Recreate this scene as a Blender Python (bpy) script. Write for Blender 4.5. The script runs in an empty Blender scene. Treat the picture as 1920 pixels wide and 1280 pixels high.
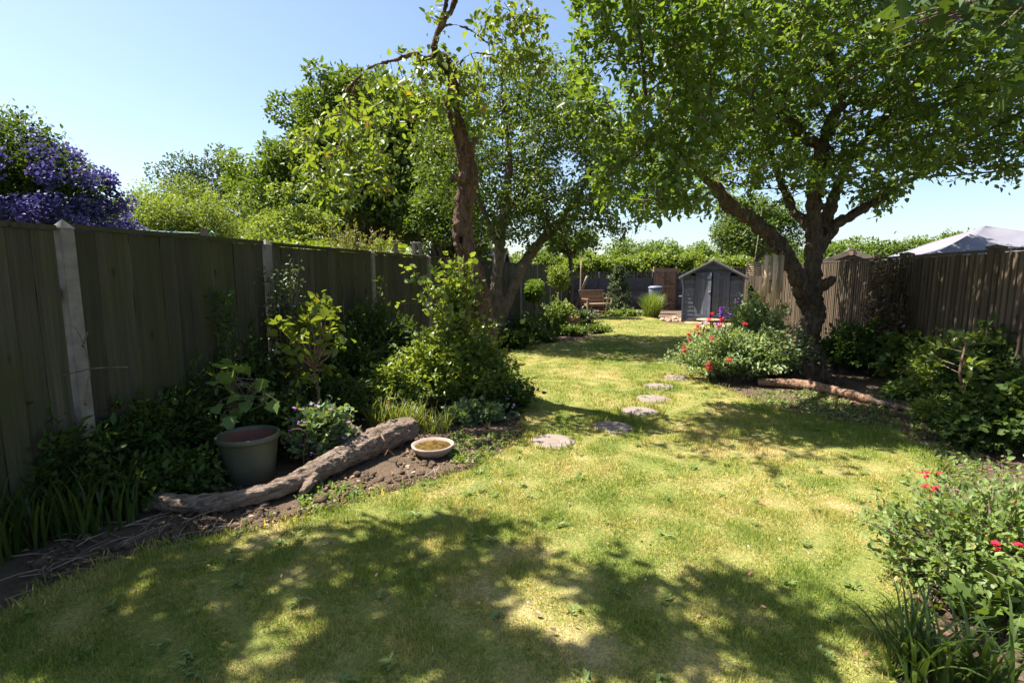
import bpy, bmesh, math, random
import numpy as np
from mathutils import Vector, Matrix, Quaternion, noise as mnoise

# ------------------------------------------------------------------ camera, sky, sun
R = math.radians
S = bpy.context.scene
COL = S.collection
random.seed(11)
rng = np.random.default_rng(11)
EYE = 1.5
F = 950.0                      # focal length in photo pixels (1920 wide)
PITCH = math.atan(125 / 950)

cam_d = bpy.data.cameras.new('camera')
cam_d.sensor_width = 36.0
cam_d.lens = 36.0 * F / 1920.0
cam_d.clip_start = 0.05
cam_d.clip_end = 3000
cam = bpy.data.objects.new('camera', cam_d)
COL.objects.link(cam)
cam.location = (0, 0, EYE)
cam.rotation_euler = (math.pi / 2 - PITCH, 0, 0)
S.camera = cam

SUN_EL = R(61)
SUN_H = Vector((-0.97, 0.243, 0)).normalized()            # horizontal direction to the sun
TO_SUN = Vector((SUN_H.x * math.cos(SUN_EL), SUN_H.y * math.cos(SUN_EL), math.sin(SUN_EL)))
w = bpy.data.worlds.new('World')
S.world = w
w.use_nodes = True
nt = w.node_tree
bg = nt.nodes['Background']
sky = nt.nodes.new('ShaderNodeTexSky')
sky.sky_type = 'NISHITA'
sky.sun_disc = False
sky.sun_elevation = SUN_EL
sky.sun_rotation = math.atan2(SUN_H.x, SUN_H.y)
sky.altitude = 30
sky.air_density = 1.0
sky.dust_density = 1.2
sky.ozone_density = 1.6
nt.links.new(sky.outputs[0], bg.inputs[0])
bg.inputs[1].default_value = 0.078
sun_d = bpy.data.lights.new('sun', 'SUN')
sun_d.energy = 5.0
sun_d.angle = R(0.53)
sun_d.color = (1.0, 0.94, 0.85)
sun = bpy.data.objects.new('sun', sun_d)
COL.objects.link(sun)
sun.rotation_euler = TO_SUN.to_track_quat('Z', 'Y').to_euler()
sun.location = (-10, 5, 20)
S.view_settings.view_transform = 'Standard'
S.view_settings.look = 'None'
S.view_settings.gamma = 1.0
S.view_settings.use_curve_mapping = False
S.view_settings.exposure = 1.55
S.render.engine = 'CYCLES'
S.cycles.max_bounces = 6
S.cycles.diffuse_bounces = 3
S.cycles.transmission_bounces = 4
S.cycles.transparent_max_bounces = 4
S.cycles.use_denoising = True

# ------------------------------------------------------------------ pixel -> world
FW = Vector((0, math.cos(PITCH), -math.sin(PITCH)))
UP = Vector((0, math.sin(PITCH), math.cos(PITCH)))
def ray(u, v):
    return FW + Vector((1, 0, 0)) * ((u - 960) / F) + UP * ((640 - v) / F)
def at(u, v, Y):
    d = ray(u, v)
    return Vector((0, 0, EYE)) + d * (Y / d.y)
def gnd(u, v, z=0.0):
    d = ray(u, v)
    return Vector((0, 0, EYE)) + d * ((z - EYE) / d.z)
def project(P):
    P = np.asarray(P, float)
    q = P - np.array([0, 0, EYE])
    dep = q[:, 1] * math.cos(PITCH) - q[:, 2] * math.sin(PITCH)
    up = q[:, 1] * math.sin(PITCH) + q[:, 2] * math.cos(PITCH)
    dd = np.where(dep > 0.01, dep, 0.01)
    return 960 + F * q[:, 0] / dd, 640 - F * up / dd, dep

# ------------------------------------------------------------------ materials
MATS = {}
class NB:
    """small node-graph helper"""
    def __init__(self, name):
        self.m = bpy.data.materials.new(name)
        self.m.use_nodes = True
        self.t = self.m.node_tree
        self.b = self.t.nodes['Principled BSDF']
        self.out = self.t.nodes['Material Output']
    def n(self, typ, **kw):
        x = self.t.nodes.new(typ)
        for k, v in kw.items():
            setattr(x, k, v)
        return x
    def l(self, a, b):
        self.t.links.new(a, b)
    def pos(self, scale=(1, 1, 1)):
        g = self.n('ShaderNodeNewGeometry')
        mp = self.n('ShaderNodeMapping')
        mp.inputs['Scale'].default_value = scale
        self.l(g.outputs['Position'], mp.inputs['Vector'])
        return mp.outputs[0]
    def objpos(self, scale=(1, 1, 1)):
        g = self.n('ShaderNodeTexCoord')
        mp = self.n('ShaderNodeMapping')
        mp.inputs['Scale'].default_value = scale
        self.l(g.outputs['Object'], mp.inputs['Vector'])
        return mp.outputs[0]
    def noise(self, vec, scale, detail=4, rough=0.55, dist=0.0):
        x = self.n('ShaderNodeTexNoise')
        x.inputs['Scale'].default_value = scale
        x.inputs['Detail'].default_value = detail
        x.inputs['Roughness'].default_value = rough
        x.inputs['Distortion'].default_value = dist
        if vec is not None:
            self.l(vec, x.inputs['Vector'])
        return x.outputs['Fac']
    def ramp(self, fac, stops):
        x = self.n('ShaderNodeValToRGB')
        e = x.color_ramp.elements
        while len(e) < len(stops):
            e.new(0.5)
        for el, (p, c) in zip(e, stops):
            el.position = p
            el.color = (c, c, c, 1) if isinstance(c, (int, float)) else (c[0], c[1], c[2], 1)
        self.l(fac, x.inputs[0])
        return x.outputs[0]
    def math(self, op, a, b):
        x = self.n('ShaderNodeMath', operation=op)
        for i, v in enumerate((a, b)):
            if isinstance(v, (int, float)):
                x.inputs[i].default_value = v
            else:
                self.l(v, x.inputs[i])
        return x.outputs[0]
    def mix(self, fac, a, b, blend='MIX'):
        x = self.n('ShaderNodeMix', data_type='RGBA', blend_type=blend)
        if isinstance(fac, (int, float)):
            x.inputs[0].default_value = fac
        else:
            self.l(fac, x.inputs[0])
        for i, v in ((6, a), (7, b)):
            if isinstance(v, tuple):
                x.inputs[i].default_value = (v[0], v[1], v[2], 1)
            else:
                self.l(v, x.inputs[i])
        return x.outputs[2]
    def bump(self, h, strength=0.5, dist=0.02):
        x = self.n('ShaderNodeBump')
        x.inputs['Strength'].default_value = strength
        x.inputs['Distance'].default_value = dist
        self.l(h, x.inputs['Height'])
        self.l(x.outputs[0], self.b.inputs['Normal'])
    def rnd(self):
        g = self.n('ShaderNodeNewGeometry')
        o = self.n('ShaderNodeObjectInfo')
        return self.math('FRACT', self.math('ADD', g.outputs['Random Per Island'], o.outputs['Random']), 0.0)
    def objrnd(self):
        return self.n('ShaderNodeObjectInfo').outputs['Random']
    def done(self, col=None, rough=0.7, spec=0.3, metal=0.0):
        if col is not None:
            if isinstance(col, tuple):
                self.b.inputs['Base Color'].default_value = (col[0], col[1], col[2], 1)
            else:
                self.l(col, self.b.inputs['Base Color'])
        self.b.inputs['Roughness'].default_value = rough
        self.b.inputs['Specular IOR Level'].default_value = spec
        self.b.inputs['Metallic'].default_value = metal
        MATS[self.m.name] = self.m
        return self.m

def leaf_mat(name, dark, light, trans=0.4, rough=0.45, tint=None, spec=0.35, odd=None, gain=1.5):
    k = NB(name)
    r = k.rnd()
    stops = [(0.0, dark), (0.75, light)]
    if odd:
        stops += [(0.965, light), (0.985, odd)]
    c = k.ramp(r, stops)
    n1 = k.noise(k.pos(), 1.6, 2)
    c = k.mix(k.ramp(n1, [(0.3, 0.0), (0.7, 0.55)]), c, (light[0] * 1.15, light[1] * 1.1, light[2]), 'MIX')
    k.l(c, k.b.inputs['Base Color'])
    k.b.inputs['Roughness'].default_value = rough
    k.b.inputs['Specular IOR Level'].default_value = spec
    tr = k.n('ShaderNodeBsdfTranslucent')
    tc = k.mix(1.0, c, tint or (gain * 1.15, gain * 1.05, gain * 0.35), 'MULTIPLY')
    k.l(tc, tr.inputs[0])
    ms = k.n('ShaderNodeMixShader')
    ms.inputs[0].default_value = trans
    k.l(k.b.outputs[0], ms.inputs[1])
    k.l(tr.outputs[0], ms.inputs[2])
    k.l(ms.outputs[0], k.out.inputs[0])
    MATS[name] = k.m
    return k.m

def wood_mat(name, a, b, stretch=(14, 14, 1.2), green=None, gamt=0.5, bumps=0.4, rough=0.85):
    k = NB(name)
    p = k.pos(stretch)
    n1 = k.noise(p, 1.0, 6, 0.65)
    n2 = k.noise(p, 5.0, 3)
    c = k.mix(k.ramp(n1, [(0.3, 0.0), (0.7, 1.0)]), a, b)
    c = k.mix(k.ramp(n2, [(0.45, 0.0), (0.75, 0.45)]), c, (a[0] * 0.5, a[1] * 0.5, a[2] * 0.5))
    c = k.mix(0.75, c, k.ramp(k.objrnd(), [(0.0, 0.6), (1.0, 1.3)]), 'MULTIPLY')
    if green:
        n3 = k.noise(k.pos((2.5, 2.5, 0.7)), 1.3, 4)
        c = k.mix(k.ramp(n3, [(0.4, 0.0), (0.65, gamt)]), c, green)
    # knots
    v = k.n('ShaderNodeTexVoronoi')
    v.inputs['Scale'].default_value = 1.0
    k.l(k.pos((7, 7, 2.6)), v.inputs['Vector'])
    c = k.mix(k.ramp(v.outputs['Distance'], [(0.05, 0.6), (0.12, 0.0)]), c, (a[0] * 0.25, a[1] * 0.22, a[2] * 0.2))
    k.bump(k.math('ADD', n1, n2), bumps, 0.006)
    return k.done(c, rough, 0.2)

def bark_mat(name, a, b, scale=9, moss=None, bumps=0.9):
    k = NB(name)
    p = k.pos((1, 1, 0.35))
    n1 = k.noise(p, scale, 8, 0.7, 0.6)
    n2 = k.noise(k.pos(), 2.2, 3)
    c = k.mix(k.ramp(n1, [(0.35, 0.0), (0.65, 1.0)]), a, b)
    c = k.mix(k.ramp(n2, [(0.4, 0.0), (0.7, 0.5)]), c, moss or (a[0] * 1.4, a[1] * 1.4, a[2] * 1.3))
    cr = k.ramp(k.noise(k.pos((1, 1, 0.22)), scale * 2.6, 6, 0.7, 1.2), [(0.38, 0.0), (0.56, 1.0)])
    c = k.mix(k.ramp(cr, [(0.0, 0.75), (0.6, 0.0)]), c, (a[0] * 0.3, a[1] * 0.3, a[2] * 0.3))
    k.bump(k.math('ADD', n1, k.math('MULTIPLY', cr, 0.5)), bumps, 0.03)
    return k.done(c, 0.92, 0.12)

def plain_mat(name, a, b=None, scale=20, rough=0.7, spec=0.3, metal=0.0, bumps=0.15, bd=0.004):
    k = NB(name)
    n1 = k.noise(k.pos(), scale, 5)
    c = k.mix(k.ramp(n1, [(0.3, 0.0), (0.7, 1.0)]), a, b or tuple(x * 0.7 for x in a))
    if bumps:
        k.bump(n1, bumps, bd)
    return k.done(c, rough, spec, metal)

def lawn_colour(k):
    p = k.pos()
    n1 = k.noise(p, 0.75, 3, 0.55)
    n2 = k.noise(p, 3.1, 4, 0.6)
    n3 = k.noise(p, 26, 3, 0.6)
    s = k.math('ADD', k.math('MULTIPLY', n1, 0.55), k.math('MULTIPLY', n2, 0.45))
    s = k.math('ADD', k.math('MULTIPLY', s, 0.8), k.math('MULTIPLY', n3, 0.2))
    return k.ramp(s, [(0.35, (0.125, 0.182, 0.030)), (0.46, (0.215, 0.245, 0.056)),
                      (0.53, (0.325, 0.300, 0.098)), (0.61, (0.450, 0.360, 0.175))])

k = NB('lawn_turf')
lc = lawn_colour(k)
nn = k.noise(k.pos(), 90, 4)
lc = k.mix(k.ramp(nn, [(0.35, 0.6), (0.65, 0.0)]), lc, (0.10, 0.085, 0.04))
k.bump(nn, 0.8, 0.02)
M_LAWN = k.done(lc, 0.95, 0.1)
k = NB('grass_blade')
gc = lawn_colour(k)
gc = k.mix(0.9, gc, k.ramp(k.rnd(), [(0.0, (0.5, 0.75, 0.45)), (0.5, (1.05, 1.15, 0.9)), (0.9, (1.4, 1.35, 1.1)), (1.0, (2.2, 1.9, 1.8))]), 'MULTIPLY')
k.l(gc, k.b.inputs['Base Color'])
k.b.inputs['Roughness'].default_value = 0.55
k.b.inputs['Specular IOR Level'].default_value = 0.25
tr = k.n('ShaderNodeBsdfTranslucent')
k.l(k.mix(1.0, gc, (1.3, 1.25, 0.6), 'MULTIPLY'), tr.inputs[0])
ms = k.n('ShaderNodeMixShader'); ms.inputs[0].default_value = 0.35
k.l(k.b.outputs[0], ms.inputs[1]); k.l(tr.outputs[0], ms.inputs[2]); k.l(ms.outputs[0], k.out.inputs[0])
M_BLADE = k.m

k = NB('bed_soil')
n1 = k.noise(k.pos(), 6, 6, 0.65); n2 = k.noise(k.pos(), 45, 5, 0.7)
c = k.mix(k.ramp(n1, [(0.3, 0.0), (0.7, 1.0)]), (0.085, 0.058, 0.04), (0.20, 0.145, 0.10))
c = k.mix(k.ramp(n2, [(0.35, 0.0), (0.75, 0.6)]), c, (0.25, 0.185, 0.13))
g = k.n('ShaderNodeNewGeometry'); sx = k.n('ShaderNodeSeparateXYZ'); k.l(g.outputs['Position'], sx.inputs[0])
far = k.math('GREATER_THAN', k.math('ADD', k.math('ABSOLUTE', k.math('SUBTRACT', sx.outputs[0], 2.0), 0.0), k.math('MULTIPLY', sx.outputs[1], 0.25)), 12.0)
c = k.mix(far, c, k.ramp(n1, [(0.3, (0.06, 0.10, 0.025)), (0.7, (0.12, 0.15, 0.045))]))
k.bump(k.math('ADD', n2, n1), 1.0, 0.05)
M_SOIL = k.done(c, 0.97, 0.08)

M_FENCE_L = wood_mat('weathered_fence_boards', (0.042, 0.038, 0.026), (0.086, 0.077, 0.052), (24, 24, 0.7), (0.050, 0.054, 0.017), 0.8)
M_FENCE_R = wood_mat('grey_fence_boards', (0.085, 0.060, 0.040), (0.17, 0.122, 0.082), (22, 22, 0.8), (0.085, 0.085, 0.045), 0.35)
M_CONC = plain_mat('concrete_post', (0.23, 0.21, 0.19), (0.15, 0.135, 0.115), 14, 0.95, 0.1, 0, 0.5, 0.01)
M_GREYWOOD = wood_mat('grey_blue_shed_paint', (0.085, 0.094, 0.130), (0.125, 0.136, 0.178), (10, 10, 10), None, 0, 0.25, 0.75)
M_FELT = plain_mat('roof_felt', (0.22, 0.215, 0.21), (0.34, 0.33, 0.31), 30, 0.95, 0.1, 0, 0.6, 0.01)
M_DARKFENCE = wood_mat('dark_painted_boards', (0.055, 0.058, 0.072), (0.11, 0.11, 0.125), (2, 2, 20), None, 0, 0.3)
M_GATE = wood_mat('brown_gate_wood', (0.20, 0.125, 0.085), (0.32, 0.215, 0.15), (16, 16, 1.2))
M_BENCH = wood_mat('bench_teak', (0.24, 0.14, 0.085), (0.38, 0.25, 0.165), (1.5, 14, 14), None, 0, 0.3)
M_POLE = wood_mat('pale_pole_wood', (0.30, 0.22, 0.14), (0.42, 0.32, 0.21), (8, 8, 1))
M_BAMBOO = wood_mat('chime_bamboo', (0.36, 0.26, 0.17), (0.50, 0.38, 0.26), (20, 20, 1.5), None, 0, 0.2, 0.5)
M_BARK_R = bark_mat('rugged_apple_bark', (0.075, 0.054, 0.038), (0.17, 0.125, 0.088), 9, (0.10, 0.085, 0.05))
M_BARK_L = bark_mat('flaking_red_bark', (0.10, 0.058, 0.040), (0.24, 0.155, 0.110), 8, (0.15, 0.105, 0.075))
M_BARK_G = bark_mat('grey_brown_bark', (0.13, 0.10, 0.075), (0.26, 0.205, 0.16), 12)
M_TWIG = bark_mat('thin_twig_bark', (0.10, 0.075, 0.06), (0.24, 0.19, 0.155), 20, None, 0.3)
M_HOLLOW = plain_mat('dark_hollow', (0.012, 0.008, 0.006), (0.03, 0.02, 0.012), 20, 1.0, 0.05)  # near-black brown for the body set into the trunk hole
def log_vec(k):
    p = k.pos()
    a = k.n('ShaderNodeMapping'); a.inputs['Rotation'].default_value = (0, 0, -R(37)); k.l(p, a.inputs[0])
    b = k.n('ShaderNodeMapping'); b.inputs['Scale'].default_value = (5, 42, 42); k.l(a.outputs[0], b.inputs[0])
    return b.outputs[0]
k = NB('weathered_log')
p = k.objpos((1, 1, 1))
n1 = k.noise(log_vec(k), 1.0, 8, 0.7, 0.4)
n2 = k.noise(k.pos(), 5, 4)
c = k.mix(k.ramp(n1, [(0.36, 0.0), (0.66, 1.0)]), (0.12, 0.08, 0.058), (0.56, 0.44, 0.35))
c = k.mix(k.ramp(n2, [(0.4, 0.0), (0.7, 0.5)]), c, (0.36, 0.25, 0.185))
k.bump(n1, 1.0, 0.09)
M_LOG = k.done(c, 0.93, 0.12)
M_REDLOG = bark_mat('reddish_branch_bark', (0.20, 0.115, 0.075), (0.40, 0.26, 0.18), 10, None, 0.7)
M_POT = plain_mat('olive_glazed_pot', (0.070, 0.076, 0.050), (0.092, 0.096, 0.064), 6, 0.42, 0.4, 0, 0.05)
M_POTIN = plain_mat('terracotta_inside', (0.24, 0.10, 0.065), (0.17, 0.075, 0.05), 10, 0.85, 0.2)
M_POTSOIL = plain_mat('dark_potting_soil', (0.018, 0.014, 0.011), (0.045, 0.034, 0.026), 60, 1.0, 0.05, 0, 1.0, 0.02)
M_DISH = plain_mat('stone_dish', (0.36, 0.28, 0.235), (0.24, 0.19, 0.16), 24, 0.9, 0.2, 0, 0.5, 0.006)
k = NB('murky_water')
n1 = k.noise(k.pos(), 30, 4)
M_WATER = k.done(k.ramp(n1, [(0.35, (0.05, 0.03, 0.012)), (0.65, (0.15, 0.09, 0.03))]), 0.06, 0.6)
k = NB('stepping_stone_face')
n1 = k.noise(k.pos((1, 2.2, 1)), 7, 6, 0.65, 1.0); n2 = k.noise(k.pos(), 60, 3)
c = k.mix(k.ramp(n1, [(0.35, 0.0), (0.65, 1.0)]), (0.185, 0.148, 0.127), (0.26, 0.214, 0.185))
c = k.mix(0.35, c, k.ramp(n2, [(0.3, 0.6), (0.7, 1.2)]), 'MULTIPLY')
k.bump(k.math('ADD', n1, n2), 0.3, 0.004)
M_STONE = k.done(c, 0.9, 0.15)
M_IRON = plain_mat('rusty_iron', (0.055, 0.038, 0.03), (0.10, 0.06, 0.04), 30, 0.7, 0.3, 0.4)
k = NB('tent_fabric')
n1 = k.noise(k.pos(), 2.5, 4)
M_TENT = k.done(k.ramp(n1, [(0.3, (0.17, 0.165, 0.20)), (0.7, (0.21, 0.205, 0.24))]), 0.8, 0.2)
M_TILE = plain_mat('grey_roof_tile', (0.075, 0.08, 0.105), (0.10, 0.105, 0.13), 9, 0.8, 0.2)
M_OLDROOF = wood_mat('old_roof_wood', (0.20, 0.155, 0.125), (0.33, 0.27, 0.22), (3, 3, 3))
M_BRICKRED = plain_mat('broken_brick', (0.40, 0.22, 0.15), (0.52, 0.36, 0.26), 12, 0.95, 0.1, 0, 0.4)
M_TERRA = plain_mat('terracotta_box', (0.30, 0.14, 0.075), (0.42, 0.22, 0.13), 8, 0.9, 0.15)
M_BIN = plain_mat('blue_grey_plastic', (0.14, 0.155, 0.21), (0.17, 0.185, 0.24), 5, 0.5, 0.4)
M_LINE = plain_mat('green_plastic_line', (0.22, 0.48, 0.38), None, 5, 0.5, 0.3)
M_PEGB = plain_mat('blue_peg', (0.03, 0.28, 0.55), None, 5, 0.45, 0.4)
M_PEGW = plain_mat('white_peg', (0.75, 0.75, 0.75), None, 5, 0.45, 0.4)
M_STRAW = wood_mat('dry_straw', (0.27, 0.215, 0.15), (0.42, 0.35, 0.26), (9, 9, 9))
M_DEADLEAF = leaf_mat('dead_leaf', (0.10, 0.055, 0.03), (0.26, 0.16, 0.09), 0.1)

L_APPLE = leaf_mat('apple_leaf', (0.042, 0.088, 0.018), (0.112, 0.178, 0.034), 0.46, gain=1.7)
L_APPLE2 = leaf_mat('young_apple_leaf', (0.075, 0.130, 0.026), (0.165, 0.225, 0.042), 0.42, odd=(0.45, 0.22, 0.04))
L_MID = leaf_mat('pear_leaf', (0.040, 0.078, 0.018), (0.105, 0.160, 0.034), 0.38)
L_DARK = leaf_mat('dark_tree_leaf', (0.045, 0.085, 0.016), (0.098, 0.150, 0.030), 0.36)
L_LIME = leaf_mat('lime_tree_leaf', (0.075, 0.120, 0.028), (0.150, 0.205, 0.048), 0.4)
L_HEDGE = leaf_mat('hedge_leaf', (0.075, 0.125, 0.022), (0.165, 0.225, 0.042), 0.4)
L_FAR = leaf_mat('far_tree_leaf', (0.058, 0.105, 0.018), (0.120, 0.180, 0.034), 0.4)
L_BLUEGREEN = leaf_mat('blue_green_leaf', (0.040, 0.070, 0.035), (0.085, 0.125, 0.060), 0.25)
L_BAMBOO = leaf_mat('bamboo_leaf', (0.075, 0.105, 0.030), (0.165, 0.175, 0.062), 0.35)
L_VAL = leaf_mat('valerian_leaf', (0.120, 0.190, 0.085), (0.230, 0.310, 0.140), 0.32, 0.5, odd=(0.30, 0.22, 0.08))
L_SALV = leaf_mat('salvia_leaf', (0.080, 0.140, 0.035), (0.170, 0.240, 0.070), 0.35, 0.5, odd=(0.30, 0.21, 0.07))
L_HONEY = leaf_mat('honeysuckle_leaf', (0.080, 0.135, 0.028), (0.190, 0.255, 0.058), 0.40, 0.35, odd=(0.42, 0.36, 0.03))
L_MAGN = leaf_mat('bronze_lime_leaf', (0.075, 0.120, 0.022), (0.165, 0.215, 0.042), 0.40, 0.3, odd=(0.30, 0.20, 0.04))
L_SYC = leaf_mat('sycamore_leaf', (0.095, 0.165, 0.045), (0.170, 0.255, 0.080), 0.38, 0.4)
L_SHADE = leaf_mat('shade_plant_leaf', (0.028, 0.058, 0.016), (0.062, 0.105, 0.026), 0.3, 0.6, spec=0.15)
L_STRAP = leaf_mat('strap_leaf', (0.024, 0.050, 0.012), (0.064, 0.105, 0.023), 0.35, 0.35)
L_GRASSY = leaf_mat('tall_grass_leaf', (0.090, 0.130, 0.030), (0.195, 0.235, 0.065), 0.35, odd=(0.45, 0.25, 0.08))
L_GERAN = leaf_mat('geranium_leaf', (0.090, 0.145, 0.065), (0.165, 0.235, 0.105), 0.3, 0.5)
L_CEAN = leaf_mat('ceanothus_bloom', (0.042, 0.036, 0.135), (0.118, 0.105, 0.290), 0.25, 0.6, tint=(1.1, 1.0, 1.3))
L_RUST = leaf_mat('reddish_climber_leaf', (0.040, 0.045, 0.022), (0.110, 0.070, 0.045), 0.25)
P_RED = leaf_mat('crimson_petal', (0.42, 0.015, 0.045), (0.62, 0.05, 0.09), 0.3, 0.5, tint=(1.2, 0.6, 0.6))
P_SCAR = leaf_mat('scarlet_petal', (0.55, 0.01, 0.04), (0.75, 0.03, 0.08), 0.3, 0.5, tint=(1.2, 0.6, 0.6))
P_PURP = leaf_mat('violet_petal', (0.14, 0.03, 0.36), (0.28, 0.10, 0.55), 0.3, 0.5, tint=(1.2, 0.9, 1.2))
P_LILAC = leaf_mat('lilac_petal', (0.36, 0.27, 0.56), (0.55, 0.46, 0.72), 0.3, 0.5, tint=(1.1, 1.0, 1.1))
P_MAUVE = leaf_mat('mauve_petal', (0.34, 0.07, 0.48), (0.48, 0.16, 0.60), 0.3, 0.5, tint=(1.2, 0.9, 1.2))
P_WHITE = leaf_mat('white_petal', (0.60, 0.60, 0.55), (0.78, 0.78, 0.74), 0.25, 0.6, tint=(1, 1, 1))

# ------------------------------------------------------------------ objects and tags
def link(o):
    COL.objects.link(o)
    return o
def tag(o, label, cat, group=None, kind=None):
    o['label'] = label
    o['category'] = cat
    if group: o['group'] = group
    if kind: o['kind'] = kind
    return o
def thing(name, label, cat, loc=(0, 0, 0), rz=0.0, group=None):
    o = link(bpy.data.objects.new(name, None))
    o.empty_display_size = 0.1
    o.location = loc
    o.rotation_euler = (0, 0, rz)
    o['base'] = 1
    return tag(o, label, cat, group)
def add(name, me, mat, parent=None, world=True, kind=None):
    """link a mesh as one object; world=True: its vertices are already in world coordinates"""
    o = link(bpy.data.objects.new(name, me))
    if mat and not me.materials:
        me.materials.append(mat)
    if parent is not None:
        o.parent = parent
        if world:
            root = parent
            M = Matrix.Identity(4)
            chain = []
            while root is not None:
                chain.append(root); root = root.parent
            for c in reversed(chain):
                M = M @ c.matrix_parent_inverse @ c.matrix_basis
            o.matrix_parent_inverse = M.inverted()
    if kind: o['kind'] = kind
    return o
def np_mesh(name, V, Fc, smooth=False):
    """V (n,3); Fc (m,k) all with the same corner count"""
    V = np.ascontiguousarray(V, np.float32); Fc = np.ascontiguousarray(Fc, np.int32)
    me = bpy.data.meshes.new(name)
    me.vertices.add(len(V)); me.vertices.foreach_set('co', V.ravel())
    m, kk = Fc.shape
    me.loops.add(m * kk); me.loops.foreach_set('vertex_index', Fc.ravel())
    me.polygons.add(m)
    me.polygons.foreach_set('loop_start', np.arange(0, m * kk, kk, dtype=np.int32))
    me.polygons.foreach_set('loop_total', np.full(m, kk, np.int32))
    if smooth:
        me.polygons.foreach_set('use_smooth', np.ones(m, bool))
    me.update(calc_edges=True)
    return me

class MB:
    def __init__(self):
        self.v = []; self.f = []
    def add(self, vs, fs):
        n = len(self.v)
        self.v += [tuple(x) for x in vs]
        self.f += [tuple(i + n for i in q) for q in fs]
    def box(self, c, s, M=None):
        cx, cy, cz = c; sx, sy, sz = (x / 2 for x in s)
        vs = [Vector((cx + a * sx, cy + b * sy, cz + d * sz)) for a in (-1, 1) for b in (-1, 1) for d in (-1, 1)]
        if M: vs = [M @ v for v in vs]
        self.add(vs, [(0, 1, 3, 2), (4, 6, 7, 5), (0, 4, 5, 1), (2, 3, 7, 6), (0, 2, 6, 4), (1, 5, 7, 3)])
    def beam(self, a, b, wd, th, upv=(0, 0, 1)):
        a = Vector(a); b = Vector(b); d = b - a; L = d.length; d.normalize()
        s = d.cross(Vector(upv))
        if s.length < 1e-4: s = d.cross(Vector((0, 1, 0)))
        s.normalize(); u = s.cross(d)
        M = Matrix((s, d, u)).transposed().to_4x4(); M.translation = (a + b) / 2
        self.box((0, 0, 0), (wd, L, th), M)
    def tube(self, pts, rad, sides=8, cap=True, jit=0.0):
        pts = [Vector(p) for p in pts]; n = len(pts)
        if isinstance(rad, (int, float)): rad = [rad] * n
        prev = None; vs = []
        for i, p in enumerate(pts):
            t = (pts[min(i + 1, n - 1)] - pts[max(i - 1, 0)])
            if t.length < 1e-6: t = Vector((0, 0, 1))
            t.normalize()
            if prev is None:
                s = t.cross(Vector((0.31, 0.8, 0.2)))
                if s.length < 0.05: s = t.cross(Vector((1, 0, 0)))
            else:
                s = prev - t * prev.dot(t)
            s.normalize(); prev = s; u = t.cross(s)
            for j in range(sides):
                a = 2 * math.pi * j / sides
                r = rad[i] * (1 + random.uniform(-jit, jit))
                vs.append(p + (s * math.cos(a) + u * math.sin(a)) * r)
        fs = [(i * sides + j, i * sides + (j + 1) % sides, (i + 1) * sides + (j + 1) % sides, (i + 1) * sides + j)
              for i in range(n - 1) for j in range(sides)]
        if cap:
            fs.append(tuple(range(sides - 1, -1, -1)))
            fs.append(tuple((n - 1) * sides + j for j in range(sides)))
        self.add(vs, fs)
    def lathe(self, prof, sides=40, c=(0, 0, 0), wob=0.0):
        n = len(prof); vs = []
        for i, (r, z) in enumerate(prof):
            for j in range(sides):
                a = 2 * math.pi * j / sides
                rr = r * (1 + wob * mnoise.noise(Vector((math.cos(a) * 2, math.sin(a) * 2, z * 6))))
                vs.append((c[0] + rr * math.cos(a), c[1] + rr * math.sin(a), c[2] + z))
        fs = [(i * sides + j, i * sides + (j + 1) % sides, (i + 1) * sides + (j + 1) % sides, (i + 1) * sides + j)
              for i in range(n - 1) for j in range(sides)]
        self.add(vs, fs)
    def mesh(self, name, smooth=False):
        me = bpy.data.meshes.new(name)
        me.from_pydata([tuple(v) for v in self.v], [], self.f)
        bm = bmesh.new(); bm.from_mesh(me); bmesh.ops.recalc_face_normals(bm, faces=bm.faces[:]); bm.to_mesh(me); bm.free()
        if smooth:
            me.polygons.foreach_set('use_smooth', [True] * len(me.polygons))
        return me
    def build(self, name, mat, parent=None, smooth=False, world=True, kind=None, bevel=0.0):
        o = add(name, self.mesh(name, smooth), mat, parent, world, kind)
        if bevel:
            b = o.modifiers.new('bevel', 'BEVEL'); b.width = bevel; b.segments = 2; b.limit_method = 'ANGLE'
        return o
def boxo(name, c, s, mat, parent, world=True, bevel=0.0, M=None):
    m = MB(); m.box(c, s, M)
    return m.build(name, mat, parent, False, world, None, bevel)

def smooth_path(pts, rad, k=6):
    """Catmull-Rom resampling of a polyline with radii"""
    P = [Vector(p) for p in pts]; out = []; rr = []
    for i in range(len(P) - 1):
        p0 = P[max(i - 1, 0)]; p1 = P[i]; p2 = P[i + 1]; p3 = P[min(i + 2, len(P) - 1)]
        for j in range(k):
            t = j / k
            out.append(0.5 * ((2 * p1) + (p2 - p0) * t + (2 * p0 - 5 * p1 + 4 * p2 - p3) * t * t + (3 * p1 - p0 - 3 * p2 + p3) * t ** 3))
            rr.append(rad[i] * (1 - t) + rad[i + 1] * t)
    out.append(P[-1]); rr.append(rad[-1])
    return out, rr

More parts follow.
